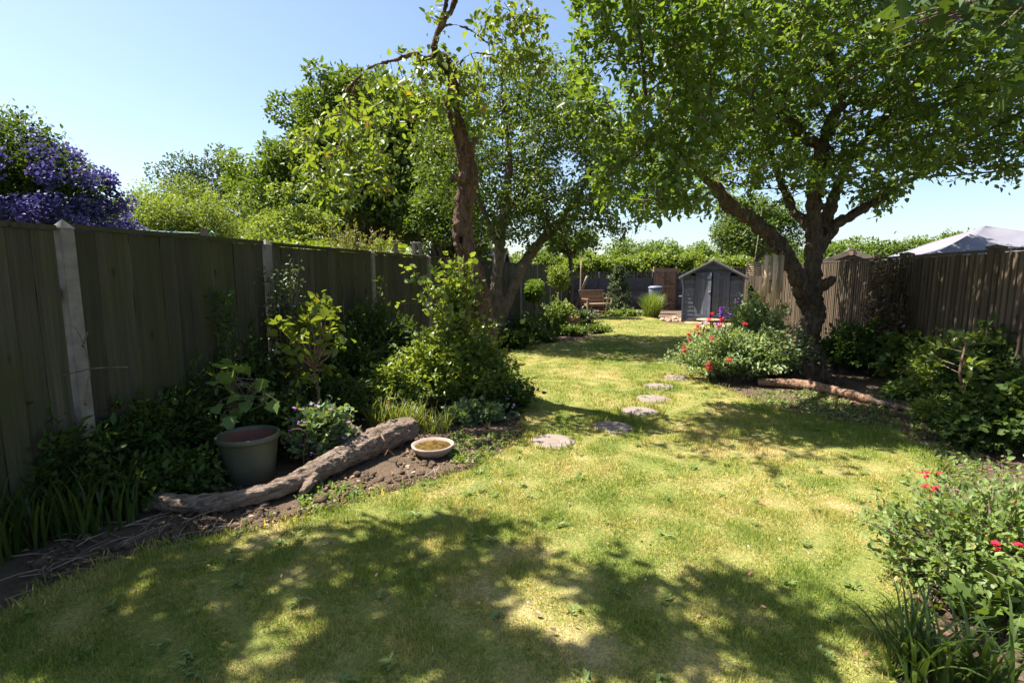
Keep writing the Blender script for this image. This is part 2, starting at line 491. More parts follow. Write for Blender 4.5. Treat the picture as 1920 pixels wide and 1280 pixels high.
# ------------------------------------------------------------------ leaves
def tmpl_ovate(wd=0.3, fold=0.10, curl=-0.12):
    V = np.array([(0, 0, 0), (-wd, .32, fold), (-wd * .8, .68, fold * .6 + curl * .4), (0, 1, curl), (wd * .8, .68, fold * .6 + curl * .4), (wd, .32, fold)], float)
    return V, np.array([(0, 3, 2, 1), (0, 5, 4, 3)])
def tmpl_lobed():
    out = [(0, 0), (-.20, .02), (-.50, .10), (-.36, .26), (-.62, .50), (-.34, .52), (-.26, .70), (0, 1.0), (.26, .70), (.34, .52), (.62, .50), (.36, .26), (.50, .10), (.20, .02)]
    V = [(0, .34, -.03)] + [(x, y, 0.10 * abs(x) - 0.12 * y * y) for x, y in out]
    n = len(out)
    return np.array(V, float), np.array([(0, 1 + (j + 1) % n, 1 + j) for j in range(n)])
OVATE = tmpl_ovate(0.27, 0.10, -0.16); BROAD = tmpl_ovate(0.40, 0.10, -0.14); NARROW = tmpl_ovate(0.13, 0.04, -0.15)
LANCE = tmpl_ovate(0.2, 0.07, -0.16); LOBED = tmpl_lobed(); ROUND = tmpl_ovate(0.5, 0.08, -0.04)

def unit(A):
    return A / np.maximum(np.linalg.norm(A, axis=1, keepdims=True), 1e-9)
def leaf_frames(D, N):
    D = unit(D); s = unit(np.cross(D, N)); n = np.cross(s, D)
    return s, D, n
def leaf_mesh(name, P, D, N, size, tmpl):
    V, Fc = tmpl
    s, d, n = leaf_frames(D, N)
    size = np.broadcast_to(np.asarray(size, float), (len(P),))[:, None, None]
    W = P[:, None, :] + size * (V[None, :, 0:1] * s[:, None, :] + V[None, :, 1:2] * d[:, None, :] + V[None, :, 2:3] * n[:, None, :])
    kv = len(V)
    Fa = (Fc[None] + (np.arange(len(P)) * kv)[:, None, None]).reshape(-1, Fc.shape[1])
    return np_mesh(name, W.reshape(-1, 3), Fa)
TM = {}
def foliage(parent, P, D, N, size, tmpl, mat, name='foliage', pick=0, leafname='leaf', kind='stuff'):
    """all leaves of one plant as one part; the `pick` leaves that show largest become parts of their own"""
    P = np.asarray(P, float); D = np.asarray(D, float); N = np.asarray(N, float)
    size = np.broadcast_to(np.asarray(size, float), (len(P),)).copy()
    if pick:
        u, v, dep = project(P)
        score = np.where((u > 0) & (u < 1920) & (v > 0) & (v < 1280) & (dep > 0.3), size / np.maximum(dep, 0.3), 0)
        idx = np.argsort(-score)[:min(pick, len(P))]
        key = (id(tmpl), mat.name, leafname)
        if key not in TM:
            me = np_mesh(leafname, tmpl[0], tmpl[1]); me.materials.append(mat); TM[key] = me
        s, d, n = leaf_frames(D, N)
        base = parent.matrix_basis.inverted()
        for i in idx:
            o = link(bpy.data.objects.new(leafname, TM[key]))
            M = Matrix((tuple(s[i] * size[i]) + (P[i, 0],), tuple(d[i] * size[i]) + (P[i, 1],), tuple(n[i] * size[i]) + (P[i, 2],), (0, 0, 0, 1)))
            o.parent = parent
            o.matrix_basis = base @ M
        keep = np.ones(len(P), bool); keep[idx] = False
        P, D, N, size = P[keep], D[keep], N[keep], size[keep]
        if len(P) == 0: return None
    return add(name, leaf_mesh(name, P, D, N, size, tmpl), mat, parent, kind=kind)

def rand_unit(n):
    return unit(rng.normal(size=(n, 3)))
def leaf_dirs(n, outward=None, up=0.3, droop=0.0, spread=1.0):
    D = rand_unit(n) * spread
    if outward is not None: D = D + outward
    D[:, 2] += up - droop
    N = rand_unit(n) * 0.75 + np.array([-0.25, 0.05, 0.95])
    return unit(D), unit(N)

# ------------------------------------------------------------------ branching
def colonize(start, par, attr, step, infl, kill, iters=80, grav=0.0):
    nodes = [np.array(p, float) for p in start]; par = list(par)
    A = np.asarray(attr, float).copy()
    X = np.array(nodes)
    d = np.linalg.norm(A[:, None] - X[None], axis=2)
    ni = d.argmin(1); nd = d.min(1); alive = np.ones(len(A), bool)
    for it in range(iters):
        act = alive & (nd < infl)
        if not act.any(): break
        idx = ni[act]; X = np.array(nodes)
        vec = unit(A[act] - X[idx])
        ui, inv = np.unique(idx, return_inverse=True)
        acc = np.zeros((len(ui), 3)); np.add.at(acc, inv, vec)
        dirs = unit(acc + rng.normal(size=acc.shape) * 0.18 + np.array([0, 0, -grav]))
        new = X[ui] + dirs * step
        base = len(nodes)
        nodes += list(new); par += list(ui)
        dn = np.linalg.norm(A[:, None] - new[None], axis=2)
        m = dn.min(1); b = m < nd
        ni[b] = base + dn.argmin(1)[b]; nd[b] = m[b]
        alive &= nd > kill
        if len(nodes) > 15000: break
    return np.array(nodes), np.array(par)
def pipe(nodes, par, tip=0.006, e=2.4, n0=0):
    w_ = np.zeros(len(nodes)); ch = np.zeros(len(nodes), int)
    for i in range(len(nodes)):
        if par[i] >= 0: ch[par[i]] += 1
    for i in range(len(nodes) - 1, -1, -1):
        if w_[i] == 0: w_[i] = tip ** e
        if par[i] >= 0: w_[par[i]] += w_[i]
    return w_ ** (1 / e), ch
def twig_mesh(name, nodes, par, rad, start, sides=4, maxr=0.07):
    V = []; Fc = []; n = 0
    ang = np.arange(sides) * 2 * np.pi / sides
    for i in range(start, len(nodes)):
        a = nodes[par[i]]; b = nodes[i]; t = b - a; L = np.linalg.norm(t)
        if L < 1e-6: continue
        t = t / L
        s = np.cross(t, (0.31, 0.8, 0.2)); s /= np.linalg.norm(s); u = np.cross(t, s)
        ring = np.cos(ang)[:, None] * s + np.sin(ang)[:, None] * u
        ra = min(rad[par[i]], rad[i] * 1.5, maxr); rb = min(rad[i], maxr)
        V.append(a - t * ra * 0.3 + ring * ra); V.append(b + ring * rb)
        for j in range(sides):
            Fc.append((n + j, n + (j + 1) % sides, n + sides + (j + 1) % sides, n + sides + j))
        n += 2 * sides
    return np_mesh(name, np.concatenate(V), np.array(Fc), True)
def limb_nodes(paths):
    nodes = []; par = []
    for pts in paths:
        first = len(nodes)
        for j, p in enumerate(pts):
            nodes.append(tuple(p)); par.append(-1 if j == 0 else len(nodes) - 2)
    return nodes, par
def solid(name, tubes, mat, parent, voxel=0.03, disp=0.03, dsize=0.14, cut=None, sm=2):
    """several tapering tubes fused into one continuous surface with an uneven bark relief"""
    m = MB()
    for pts, rad in tubes:
        p, r = smooth_path(pts, rad, 5)
        m.tube(p, r, 10, True, 0.12)
    o = add(name, m.mesh(name), mat, None)
    a = o.modifiers.new('r', 'REMESH'); a.mode = 'VOXEL'; a.voxel_size = voxel
    b = o.modifiers.new('s', 'SMOOTH'); b.iterations = sm; b.factor = 0.5
    cutters = []
    for (cp, cr) in (cut or []):
        bm = bmesh.new(); bmesh.ops.create_icosphere(bm, subdivisions=3, radius=1.0)
        for v in bm.verts: v.co = Vector((v.co.x * cr[0], v.co.y * cr[1], v.co.z * cr[2])) + Vector(cp)
        me = bpy.data.meshes.new('c'); bm.to_mesh(me); bm.free(); co = link(bpy.data.objects.new('c', me)); cutters.append(co)
        bo = o.modifiers.new('b', 'BOOLEAN'); bo.object = co; bo.operation = 'DIFFERENCE'; bo.solver = 'FAST'
    t = bpy.data.textures.new(name + '_relief', 'CLOUDS'); t.noise_scale = dsize; t.noise_depth = 3
    dm = o.modifiers.new('d', 'DISPLACE'); dm.texture = t; dm.strength = disp; dm.mid_level = 0.5; dm.texture_coords = 'GLOBAL'
    t2 = bpy.data.textures.new(name + '_fine', 'CLOUDS'); t2.noise_scale = dsize * .33; t2.noise_depth = 2
    d2 = o.modifiers.new('d2', 'DISPLACE'); d2.texture = t2; d2.strength = disp * .4; d2.mid_level = 0.5; d2.texture_coords = 'GLOBAL'
    dg = bpy.context.evaluated_depsgraph_get(); dg.update()
    me = bpy.data.meshes.new_from_object(o.evaluated_get(dg)); me.name = name
    for c in cutters: bpy.data.objects.remove(c)
    bpy.data.objects.remove(o)
    me.polygons.foreach_set('use_smooth', [True] * len(me.polygons))
    me.materials.clear(); me.materials.append(mat)
    return add(name, me, mat, parent)
def rosettes(nodes, idx, per, lsize, jitter, par, up=0.35, droop=0.0):
    """leaves in little sprays at thin twig nodes"""
    base = np.repeat(nodes[idx], per, axis=0)
    prev = np.repeat(nodes[par[idx]], per, axis=0)
    out = unit(base - prev)
    P = base + (prev - base) * rng.random((len(base), 1)) + rng.normal(size=base.shape) * jitter
    D, N = leaf_dirs(len(P), out * 0.7, up, droop)
    sz = lsize * rng.uniform(0.4, 1.35, len(P))
    return P, D, N, sz

# ------------------------------------------------------------------ plants
def bush(name, label, cat, base, rx, ry, h, nst, per, lsize, tmpl, mat, group=None, z0=0.0, pick=0, stemr=0.004,
         up=0.35, jitter=0.025, low=0.25, twig=M_TWIG, lump=0.55, spread=1.0, droop=0.0):
    """stems fan out from the base to an uneven dome; leaves sit along their outer part"""
    b = Vector(base)
    t = thing(name, label, cat, b, 0, group)
    th = rng.uniform(0, 2 * np.pi, nst); el = np.arcsin(rng.uniform(-0.12, 1.0, nst))
    seed = rng.uniform(0, 50)
    tips = []; m = MB(); P = []; O = []
    for a, e in zip(th, el):
        d = Vector((math.cos(a) * math.cos(e), math.sin(a) * math.cos(e), math.sin(e)))
        f = 1 + lump * mnoise.noise(d * 2.2 + Vector((seed, 0, 0)))
        f *= random.uniform(0.62, 1.05)
        zc = z0 + (h - z0) * 0.35
        tip = b + Vector((d.x * rx * f, d.y * ry * f, zc + d.z * (h - zc) * f))
        tip.z = max(tip.z, b.z + 0.04)
        root = b + Vector((random.uniform(-.22, .22) * rx, random.uniform(-.22, .22) * ry, 0.0))
        mid = root.lerp(tip, 0.5) + Vector((-(tip.x - root.x) * 0.18, -(tip.y - root.y) * 0.18, (tip.z - root.z) * 0.14))
        pts = [root, mid, tip]
        m.tube(pts, [stemr, stemr * 0.75, stemr * 0.3], 3, False)
        for q in range(per):
            s = low + (1 - low) * (random.random() ** 0.65)
            p = (root * (1 - s) ** 2 + mid * 2 * s * (1 - s) + tip * s * s)
            P.append(p); O.append((d.x, d.y, d.z))
    P = np.array([tuple(p) for p in P]) + rng.normal(size=(len(P), 3)) * jitter
    P[:, 2] = np.maximum(P[:, 2], b.z + 0.015)
    D, N = leaf_dirs(len(P), np.array(O) * 0.8, up, droop, spread)
    m.build('stems', twig, t)
    foliage(t, P, D, N, lsize * rng.uniform(0.4, 1.3, len(P)), tmpl, mat, pick=pick)
    t['tips'] = 1
    return t, P, np.array(O)
def strap_clump(name, label, cat, base, n, L, wd, mat, group=None, spread=0.7, pick=0, basew=0.08, seg=5, bend=0.6):
    b = Vector(base); t = thing(name, label, cat, b, 0, group)
    blades = []
    for i in range(n):
        a = random.uniform(0, 2 * math.pi); lean = random.uniform(0.08, spread)
        l = L * random.uniform(0.55, 1.1); r = basew * math.sqrt(random.random()); ra = random.uniform(0, 6.28)
        p = Vector((math.cos(ra) * r, math.sin(ra) * r, 0)); d = Vector((math.cos(a), math.sin(a), 0)); s = Vector((-d.y, d.x, 0))
        s = (s + Vector((0, 0, random.uniform(-.4, .4)))).normalized()
        vs = []; an = math.pi / 2 - lean * 0.6; bd = bend * random.uniform(0.4, 1.5)
        for j in range(seg + 1):
            tt = j / seg
            ww = wd * 0.5 * (0.7 + 0.6 * tt if tt < 0.4 else 0.94 * (1 - (tt - 0.4) / 0.6) ** 0.8 + 0.02)
            vs += [b + p - s * ww, b + p + s * ww]
            p = p + (d * math.cos(an) + Vector((0, 0, math.sin(an)))) * (l / seg)
            an -= bd * tt * 0.9
            if p.z < 0.02: p.z = 0.02
        blades.append(vs)
    fs = [(2 * j, 2 * j + 1, 2 * j + 3, 2 * j + 2) for j in range(seg)]
    order = sorted(range(n), key=lambda i: (blades[i][seg][1]))
    for i in order[:pick]:
        m = MB(); m.add(blades[i], fs); m.build('leaf_blade', mat, t, True)
    rest = order[pick:]
    if rest:
        m = MB()
        for i in rest: m.add(blades[i], fs)
        V = np.array([tuple(v) for v in m.v]); add('leaf_blades', np_mesh('leaf_blades', V, np.array(m.f), True), mat, t, kind='stuff')
    return t
def flower_head(parent, p, r, mat, n=9, name='flower', tmpl=ROUND, flat=0.5):
    P = np.repeat(np.array([tuple(p)]), n, 0); a = np.arange(n) * 2 * np.pi / n + rng.random()
    D = np.stack([np.cos(a), np.sin(a), np.full(n, flat) + rng.uniform(-.3, .6, n)], 1)
    N = np.stack([-np.cos(a) * .6, -np.sin(a) * .6, np.ones(n)], 1)
    return add(name, leaf_mesh(name, P + rng.normal(size=P.shape) * r * (.45 if name == 'flower_head' else .2), D, N, r * rng.uniform(.7, 1.1, n), tmpl), mat, parent)
def ball_cloud(blobs, n, inner=0.35):
    """leaf positions spread through a set of clumps, mostly in their outer shell"""
    C = np.array([b[0] for b in blobs], float); Rr = np.array([b[1] for b in blobs], float)
    wts = Rr.prod(1) ** 0.667 if Rr.ndim > 1 else Rr ** 2
    i = rng.choice(len(C), n, p=wts / wts.sum())
    d = rand_unit(n); r = 1 - (1 - inner) * rng.random((n, 1)) ** 1.8
    rr = Rr[i] if Rr.ndim > 1 else Rr[i][:, None]
    return C[i] + d * r * rr * rng.uniform(0.85, 1.12, (n, 1)), d
def clump_tree(name, label, base, centre, radii, nb, br, n, lsize, mat, tmpl=OVATE, bark=M_BARK_G, trunk=0.16, group=None, cat='tree', hollow=0.55, droop=0.0, pick=0):
    """a crown of many leafy clumps on limbs that reach to each of them"""
    b = Vector(base); t = thing(name, label, cat, b, 0, group)
    c = np.array(centre, float); Rd = np.array(radii, float)
    blobs = []
    for i in range(nb):
        d = rand_unit(1)[0]
        if d[2] < -0.6: d[2] *= -0.5
        q = c + d * Rd * (hollow + (1 - hollow) * random.random())
        s = br * random.uniform(0.6, 1.25)
        blobs.append((q, (s, s, s * 0.75)))
    m = MB(); fork = Vector((c[0] * .6 + b.x * .4, c[1] * .6 + b.y * .4, max(b.z + 0.3, c[2] - Rd[2] * 0.75)))
    m.tube([b, b.lerp(fork, .5) + Vector((.05, 0, 0)), fork], [trunk, trunk * .8, trunk * .65], 9, True, .1)
    m.build('trunk', bark, t, True)
    m = MB()
    for q, s in blobs:
        q = Vector(q); md = fork.lerp(q, .55) + Vector((0, 0, 0.12 * (q - fork).length))
        m.tube([fork, md, q], [trunk * .35, trunk * .2, trunk * .05], 4, False)
    m.build('limbs', bark, t, True)
    P, O = ball_cloud(blobs, n)
    D, N = leaf_dirs(n, O * 0.7, 0.1, droop)
    foliage(t, P, D, N, lsize * rng.uniform(.6, 1.25, n), tmpl, mat, 'crown', pick)
    return t

# ================================================================== ground, lawn, beds
def struct(o):
    o['kind'] = 'structure'
    return o
m = MB()
m.add([(-400, -60, -0.0), (400, -60, 0), (400, 700, 0), (-400, 700, 0)], [(0, 1, 2, 3)])
struct(m.build('ground', M_SOIL))
tag(bpy.data.objects['ground'], 'brown bare earth of the beds and land beyond the fences', 'ground')

edge_px = [(-260, 1280), (60, 1130), (200, 1062), (330, 1028), (520, 990), (640, 958), (760, 922), (880, 888), (950, 850), (985, 815), (985, 780), (950, 745),
           (930, 715), (935, 680), (960, 660), (1010, 648), (1080, 642), (1135, 627), (1118, 610), (1096, 600), (1110, 594), (1160, 590), (1205, 592), (1235, 600),
           (1250, 607), (1340, 609), (1360, 640), (1330, 690), (1330, 722), (1400, 748), (1450, 772), (1560, 795), (1680, 812), (1750, 860), (1760, 930),
           (1735, 1010), (1715, 1100), (1690, 1180), (1670, 1280)]
outline = [gnd(u, v) for u, v in edge_px]
outline = [Vector((-3.0, -3, 0)), Vector((-2.6, 0.8, 0))] + outline + [Vector((1.7, 0.5, 0)), Vector((2.2, -3, 0))]
dense = []
for i in range(len(outline)):
    p0, p1, p2, p3 = (outline[(i + q) % len(outline)] for q in (-1, 0, 1, 2))
    for j in range(5):
        t_ = j / 5
        c_ = p1.lerp(p2, t_)
        jit = 0.02 * min(1.0, 6 / max(c_.y, 1))
        dense.append(Vector((c_.x + random.uniform(-jit, jit), c_.y + random.uniform(-jit, jit), 0)))
LAWN_Z = 0.028
bm = bmesh.new()
top = [bm.verts.new((p.x, p.y, LAWN_Z)) for p in dense]
low = [bm.verts.new((p.x, p.y, -0.01)) for p in dense]
bm.faces.new(top)
for i in range(len(top)):
    j = (i + 1) % len(top)
    bm.faces.new((top[i], low[i], low[j], top[j]))
bmesh.ops.triangulate(bm, faces=bm.faces[:])
bmesh.ops.recalc_face_normals(bm, faces=bm.faces[:])
me = bpy.data.meshes.new('lawn'); bm.to_mesh(me); bm.free()
struct(tag(add('lawn', me, M_LAWN), 'sunlit mown lawn with dry straw patches curving between the beds', 'lawn'))
POLY = np.array([(p.x, p.y) for p in dense])
def inside(Q):
    x, y = Q[:, 0], Q[:, 1]; r = np.zeros(len(Q), bool); n = len(POLY); j = n - 1
    for i in range(n):
        xi, yi = POLY[i]; xj, yj = POLY[j]
        c = ((yi > y) != (yj > y)) & (x < (xj - xi) * (y - yi) / (yj - yi + 1e-12) + xi)
        r ^= c; j = i
    return r
stone_px = [(1037, 827), (1149, 800), (1199, 771), (1224, 747), (1235, 724), (1267, 708)]
stone_r = [0.205, 0.205, 0.205, 0.205, 0.205, 0.205]
STONES = [gnd(u, v, 0.03) for u, v in stone_px]
def blades(x0, x1, y0, y1, dens, L, wd):
    n = int((x1 - x0) * (y1 - y0) * dens)
    Q = np.stack([rng.uniform(x0, x1, n), rng.uniform(y0, y1, n)], 1)
    keep = inside(Q)
    for s in STONES:
        keep &= np.hypot(Q[:, 0] - s.x, Q[:, 1] - s.y) > 0.212
    Q3 = np.concatenate([Q, np.zeros((n, 1))], 1)
    u, v, d = project(Q3)
    keep &= (u > -120) & (u < 2040) & (v < 1420)
    Q = Q3[keep]; n = len(Q)
    clump = 0.75 + 0.5 * np.sin(Q[:, 0] * 9.1 + np.sin(Q[:, 1] * 6.3) * 2) * np.sin(Q[:, 1] * 8.3 + np.sin(Q[:, 0] * 5.1) * 2)
    a = rng.uniform(0, 2 * np.pi, n); l = L * rng.uniform(.45, 1.25, n) * clump
    lean = rng.uniform(.1, 1.1, n)
    Q[:, 2] = LAWN_Z - 0.003
    side = np.stack([-np.sin(a), np.cos(a), np.zeros(n)], 1) * (wd * rng.uniform(.6, 1.3, n) / 2)[:, None]
    tip = Q + np.stack([np.cos(a) * np.sin(lean), np.sin(a) * np.sin(lean), np.cos(lean)], 1) * l[:, None]
    return np.stack([Q - side, Q + side, tip], 1)
B = [blades(-3, 3.2, 1.3, 3.2, 26000, .034, .0042), blades(-2, 4, 3.2, 5.5, 13000, .036, .0058),
     blades(-1, 4.5, 5.5, 9, 5200, .036, .0085), blades(-.5, 7, 9, 20, 1500, .036, .014)]
B = np.concatenate(B)
gr = add('grass', np_mesh('grass', B.reshape(-1, 3), np.arange(len(B) * 3).reshape(-1, 3)), M_BLADE)
tag(gr, 'short grass blades of the mown lawn', 'grass', kind='stuff')
# longer grass along the lawn edge and round the stones
P = []
for p in dense:
    if 1.4 < p.y < 16:
        for q in range(int(9 if p.y < 7 else 4)):
            P.append((p.x + random.gauss(0, .05), p.y + random.gauss(0, .05), 0.0))
for s in STONES:
    for q in range(70):
        a = random.uniform(0, 6.28); r = random.uniform(.205, .25)
        P.append((s.x + r * math.cos(a), s.y + r * math.sin(a), 0.02))
P = np.array(P); P = np.repeat(P, 3, 0) + rng.normal(size=(len(P) * 3, 3)) * np.array([.02, .02, 0])
D = np.stack([rng.normal(size=len(P)) * .5, rng.normal(size=len(P)) * .5, np.ones(len(P))], 1)
o = add('edge_grass', leaf_mesh('edge_grass', P, D, rand_unit(len(P)), rng.uniform(.03, .085, len(P)), tmpl_ovate(.05, .01, -.2)), M_BLADE)
tag(o, 'longer uncut grass fringing the lawn edge and stepping stones', 'grass', kind='stuff')
# clover and daisies
n = 420
Q = np.stack([rng.uniform(-1, 4, n), rng.uniform(2, 11, n), np.full(n, LAWN_Z + .028)], 1); Q = Q[inside(Q)]
o = add('clover', leaf_mesh('clover', Q, rand_unit(len(Q)), np.tile([0, 0, 1.], (len(Q), 1)) + rand_unit(len(Q)) * .3, rng.uniform(.005, .011, len(Q)), ROUND), P_WHITE)
tag(o, 'tiny white clover heads scattered in the lawn', 'clover', kind='stuff')

n = 700
Q = np.stack([rng.uniform(-2.5, 4, n), rng.uniform(1.5, 8, n), np.full(n, LAWN_Z + .02)], 1); Q = Q[inside(Q)]
D = rand_unit(len(Q)); D[:, 2] *= .3
o = add('fallen_leaves', leaf_mesh('fallen_leaves', Q, D, np.tile([0, 0, 1.], (len(Q), 1)) + rand_unit(len(Q)) * .5, rng.uniform(.012, .035, len(Q)), OVATE), M_DEADLEAF)
tag(o, 'small brown fallen leaves and clippings lying in the lawn', 'leaves', kind='stuff')
n = 260
Q = np.stack([rng.uniform(-2.5, 4, n), rng.uniform(1.5, 7, n), np.full(n, LAWN_Z + .012)], 1); Q = Q[inside(Q)]
Q = np.repeat(Q, 9, 0); a = rng.uniform(0, 6.28, len(Q)); D = np.stack([np.cos(a), np.sin(a), rng.uniform(.15, .7, len(Q))], 1)
o = add('lawn_weeds', leaf_mesh('lawn_weeds', Q + rng.normal(size=Q.shape) * np.array([.012, .012, 0]), D, np.tile([0, 0, 1.], (len(Q), 1)), rng.uniform(.02, .05, len(Q)), LANCE), L_SALV)
tag(o, 'flat green weed rosettes dotted through the lawn', 'weeds', kind='stuff')
# soil clods and litter in the beds
def scatter_bed(n, px):
    out = []
    for i in range(n):
        u, v, su, sv = random.choice(px)
        p = gnd(u + random.uniform(-su, su), v + random.uniform(-sv, sv)); out.append((p.x, p.y, 0))
    Q = np.array(out); return Q[~inside(Q)]
bed_px = [(860, 860, 110, 50), (700, 930, 130, 40), (480, 985, 160, 35), (250, 1040, 200, 60), (900, 815, 90, 40), (350, 900, 150, 60),
          (1560, 768, 130, 25), (1680, 790, 90, 30), (1560, 752, 80, 18), (1800, 850, 100, 40), (1750, 1000, 60, 120), (1040, 640, 90, 10), (1720, 1180, 100, 80)]
Q = scatter_bed(2600, bed_px)
ico = bmesh.new(); bmesh.ops.create_icosphere(ico, subdivisions=1, radius=1)
IV = np.array([tuple(v.co) for v in ico.verts]); IF = np.array([[v.index for v in f.verts] for f in ico.faces]); ico.free()
sz = rng.uniform(.006, .026, len(Q)) * np.where(rng.random(len(Q)) < .08, 1.6, 1)
V = Q[:, None, :] + IV[None] * sz[:, None, None] * rng.uniform(.6, 1.35, (len(Q), len(IV), 1)) * np.array([1.1, 1.1, .8])
V[:, :, 2] += (sz * .3)[:, None]
o = add('soil_clods', np_mesh('soil_clods', V.reshape(-1, 3), (IF[None] + (np.arange(len(Q)) * len(IV))[:, None, None]).reshape(-1, 3)), M_SOIL)
tag(o, 'crumbly brown soil clods strewn over the beds', 'soil', kind='stuff')
Q = scatter_bed(2600, bed_px); Q[:, 2] = .012
D = rand_unit(len(Q)); D[:, 2] *= .25
o = add('leaf_litter', leaf_mesh('leaf_litter', Q, D, np.tile([0, 0, 1.], (len(Q), 1)) + rand_unit(len(Q)) * .5, rng.uniform(.015, .05, len(Q)), OVATE), M_DEADLEAF)
tag(o, 'dead brown leaf litter on the bare beds', 'leaf litter', kind='stuff')
# straw and stalks lying left of the lawn
m = MB()
for i in range(130):
    u, v, su, sv = random.choice([(470, 985, 120, 22), (330, 1005, 150, 30), (180, 1030, 150, 50), (60, 1080, 110, 60), (820, 900, 60, 20)])
    p = gnd(u + random.uniform(-su, su), v + random.uniform(-sv, sv), .015); a = random.gauss(.2, .9); l = random.uniform(.06, .26)
    d = Vector((math.cos(a), math.sin(a), random.uniform(-.05, .18))) * l
    m.tube([p, p + d * .5 + Vector((0, 0, .01)), p + d], [.0022, .002, .0012], 3, False)
o = m.build('straw', M_STRAW); tag(o, 'dry straw and dead stalks heaped along the lawn edge', 'straw', kind='stuff')

# stepping stones
for i, s in enumerate(STONES):
    m = MB(); m.lathe([(0, .022), (.12, .024), (.185, .021), (.2, .012), (.203, -.03)], 36, (0, 0, 0), .010)
    o = m.build('stepping_stone', M_STONE, None, True)
    o.location = (s.x, s.y, .014)
    o.rotation_euler = (random.uniform(-.015, .015), random.uniform(-.015, .015), random.uniform(0, 6))
    lab = ['round stone slab touching the bare patch at the bed, first of the curving row', 'round stone slab crossed by the trunk shadow, second of the curving row',
           'third round stone slab of the curving row counted from the bird bath', 'fourth round stone slab of the curving row counted from the bird bath',
           'fifth round stone slab, next to last before the valerian bush', 'last round stone slab, beside the foot of the valerian bush'][i]
    tag(o, lab, 'stepping stone', 'stepping stones curving over the lawn')

# ================================================================== fences
def place(o_mesh, name, parent, M):
    o = link(bpy.data.objects.new(name, o_mesh)); o.parent = parent
    o.matrix_basis = parent.matrix_basis.inverted() @ M
    return o
def frame(a, b):
    d = (b - a); d.z = 0; L = d.length; d.normalize(); nrm = Vector((d.y, -d.x, 0))
    M = Matrix((d, nrm, Vector((0, 0, 1)))).transposed().to_4x4(); M.translation = a
    return M, L
_bc = {}
def boxmesh(sx, sy, sz, mat, taper=1.0):
    key = (round(sx, 4), round(sy, 4), round(sz, 4), mat.name, taper)
    if key not in _bc:
        m = MB(); m.box((0, 0, sz / 2), (sx, sy, sz))
        me = m.mesh('board'); me.materials.append(mat); _bc[key] = me
    return _bc[key]
def T(x, y, z): return Matrix.Translation((x, y, z))

L_POST = [(-3.62, -0.45), (-3.17, 1.33), (-2.72, 3.11), (-2.30, 4.76), (-1.83, 6.61), (-1.39, 8.37), (-.94, 10.1), (-.44, 11.9), (.2, 13.6), (.71, 15.3), (1.235, 17.0), (1.77, 18.7), (2.3, 20.4)]
lf = thing('panel_fence', 'tall greenish-brown board fence with concrete posts, in shade behind the log', 'fence', (L_POST[0][0], L_POST[0][1], 0))
m = MB(); m.box((0, 0, .92), (.11, .11, 1.84)); pm = m
for i, (x, y) in enumerate(L_POST):
    nx, ny = L_POST[min(i + 1, len(L_POST) - 1)]; px_, py_ = L_POST[max(i - 1, 0)]
    a = math.atan2(ny - py_, nx - px_)
    m = MB(); m.box((0, -.022, .89), (.075, .07, 1.78))
    m.add([(-.043, -.062, 1.775), (.043, -.062, 1.775), (.043, .018, 1.775), (-.043, .018, 1.775), (0, -.022, 1.83)], [(0, 1, 4), (1, 2, 4), (2, 3, 4), (3, 0, 4), (3, 2, 1, 0)])
    me = m.mesh('post'); me.materials.append(M_CONC)
    place(me, 'post', lf, T(x, y, 0) @ Matrix.Rotation(a, 4, 'Z') @ Matrix.Rotation(random.uniform(-.008, .008), 4, 'Y'))
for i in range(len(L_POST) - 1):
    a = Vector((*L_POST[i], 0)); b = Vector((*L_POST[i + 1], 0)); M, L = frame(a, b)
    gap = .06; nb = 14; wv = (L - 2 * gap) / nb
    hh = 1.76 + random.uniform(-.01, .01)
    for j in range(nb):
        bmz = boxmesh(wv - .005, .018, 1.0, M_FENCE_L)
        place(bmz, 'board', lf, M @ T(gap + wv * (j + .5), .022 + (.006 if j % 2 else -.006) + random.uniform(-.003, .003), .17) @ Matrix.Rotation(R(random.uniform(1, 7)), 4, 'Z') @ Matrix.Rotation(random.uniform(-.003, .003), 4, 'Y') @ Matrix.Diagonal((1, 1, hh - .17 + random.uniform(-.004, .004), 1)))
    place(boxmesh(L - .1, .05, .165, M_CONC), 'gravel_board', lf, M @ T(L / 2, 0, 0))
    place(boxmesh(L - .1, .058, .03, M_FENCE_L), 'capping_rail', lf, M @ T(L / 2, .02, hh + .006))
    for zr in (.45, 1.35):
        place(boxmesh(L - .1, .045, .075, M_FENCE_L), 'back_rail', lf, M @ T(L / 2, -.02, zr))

R_A = Vector((.245, .969, 0)); R_N = Vector((.969, -.245, 0))
R_POST = [R_N * 3.7 + R_A * z for z in (2.85, 4.75, 6.65, 8.55, 10.45, 12.35, 14.25, 16.15, 18.05, 19.95, 21.85)]
rf = thing('slatted_fence', 'grey-brown vertical slat fence in dappled light beside the big apple tree', 'fence', R_POST[0])
for i, p in enumerate(R_POST):
    m = MB(); m.box((0, 0, .89), (.10, .10, 1.78))
    m.add([(-.065, -.065, 1.78), (.065, -.065, 1.78), (.065, .065, 1.78), (-.065, .065, 1.78), (-.065, -.065, 1.80), (.065, -.065, 1.80), (.065, .065, 1.80), (-.065, .065, 1.80), (0, 0, 1.825)],
          [(0, 3, 2, 1), (0, 1, 5, 4), (1, 2, 6, 5), (2, 3, 7, 6), (3, 0, 4, 7), (4, 5, 8), (5, 6, 8), (6, 7, 8), (7, 4, 8)])
    me = m.mesh('post'); me.materials.append(M_FENCE_R)
    place(me, 'post', rf, T(p.x, p.y, 0) @ Matrix.Rotation(math.atan2(R_A.y, R_A.x), 4, 'Z'))
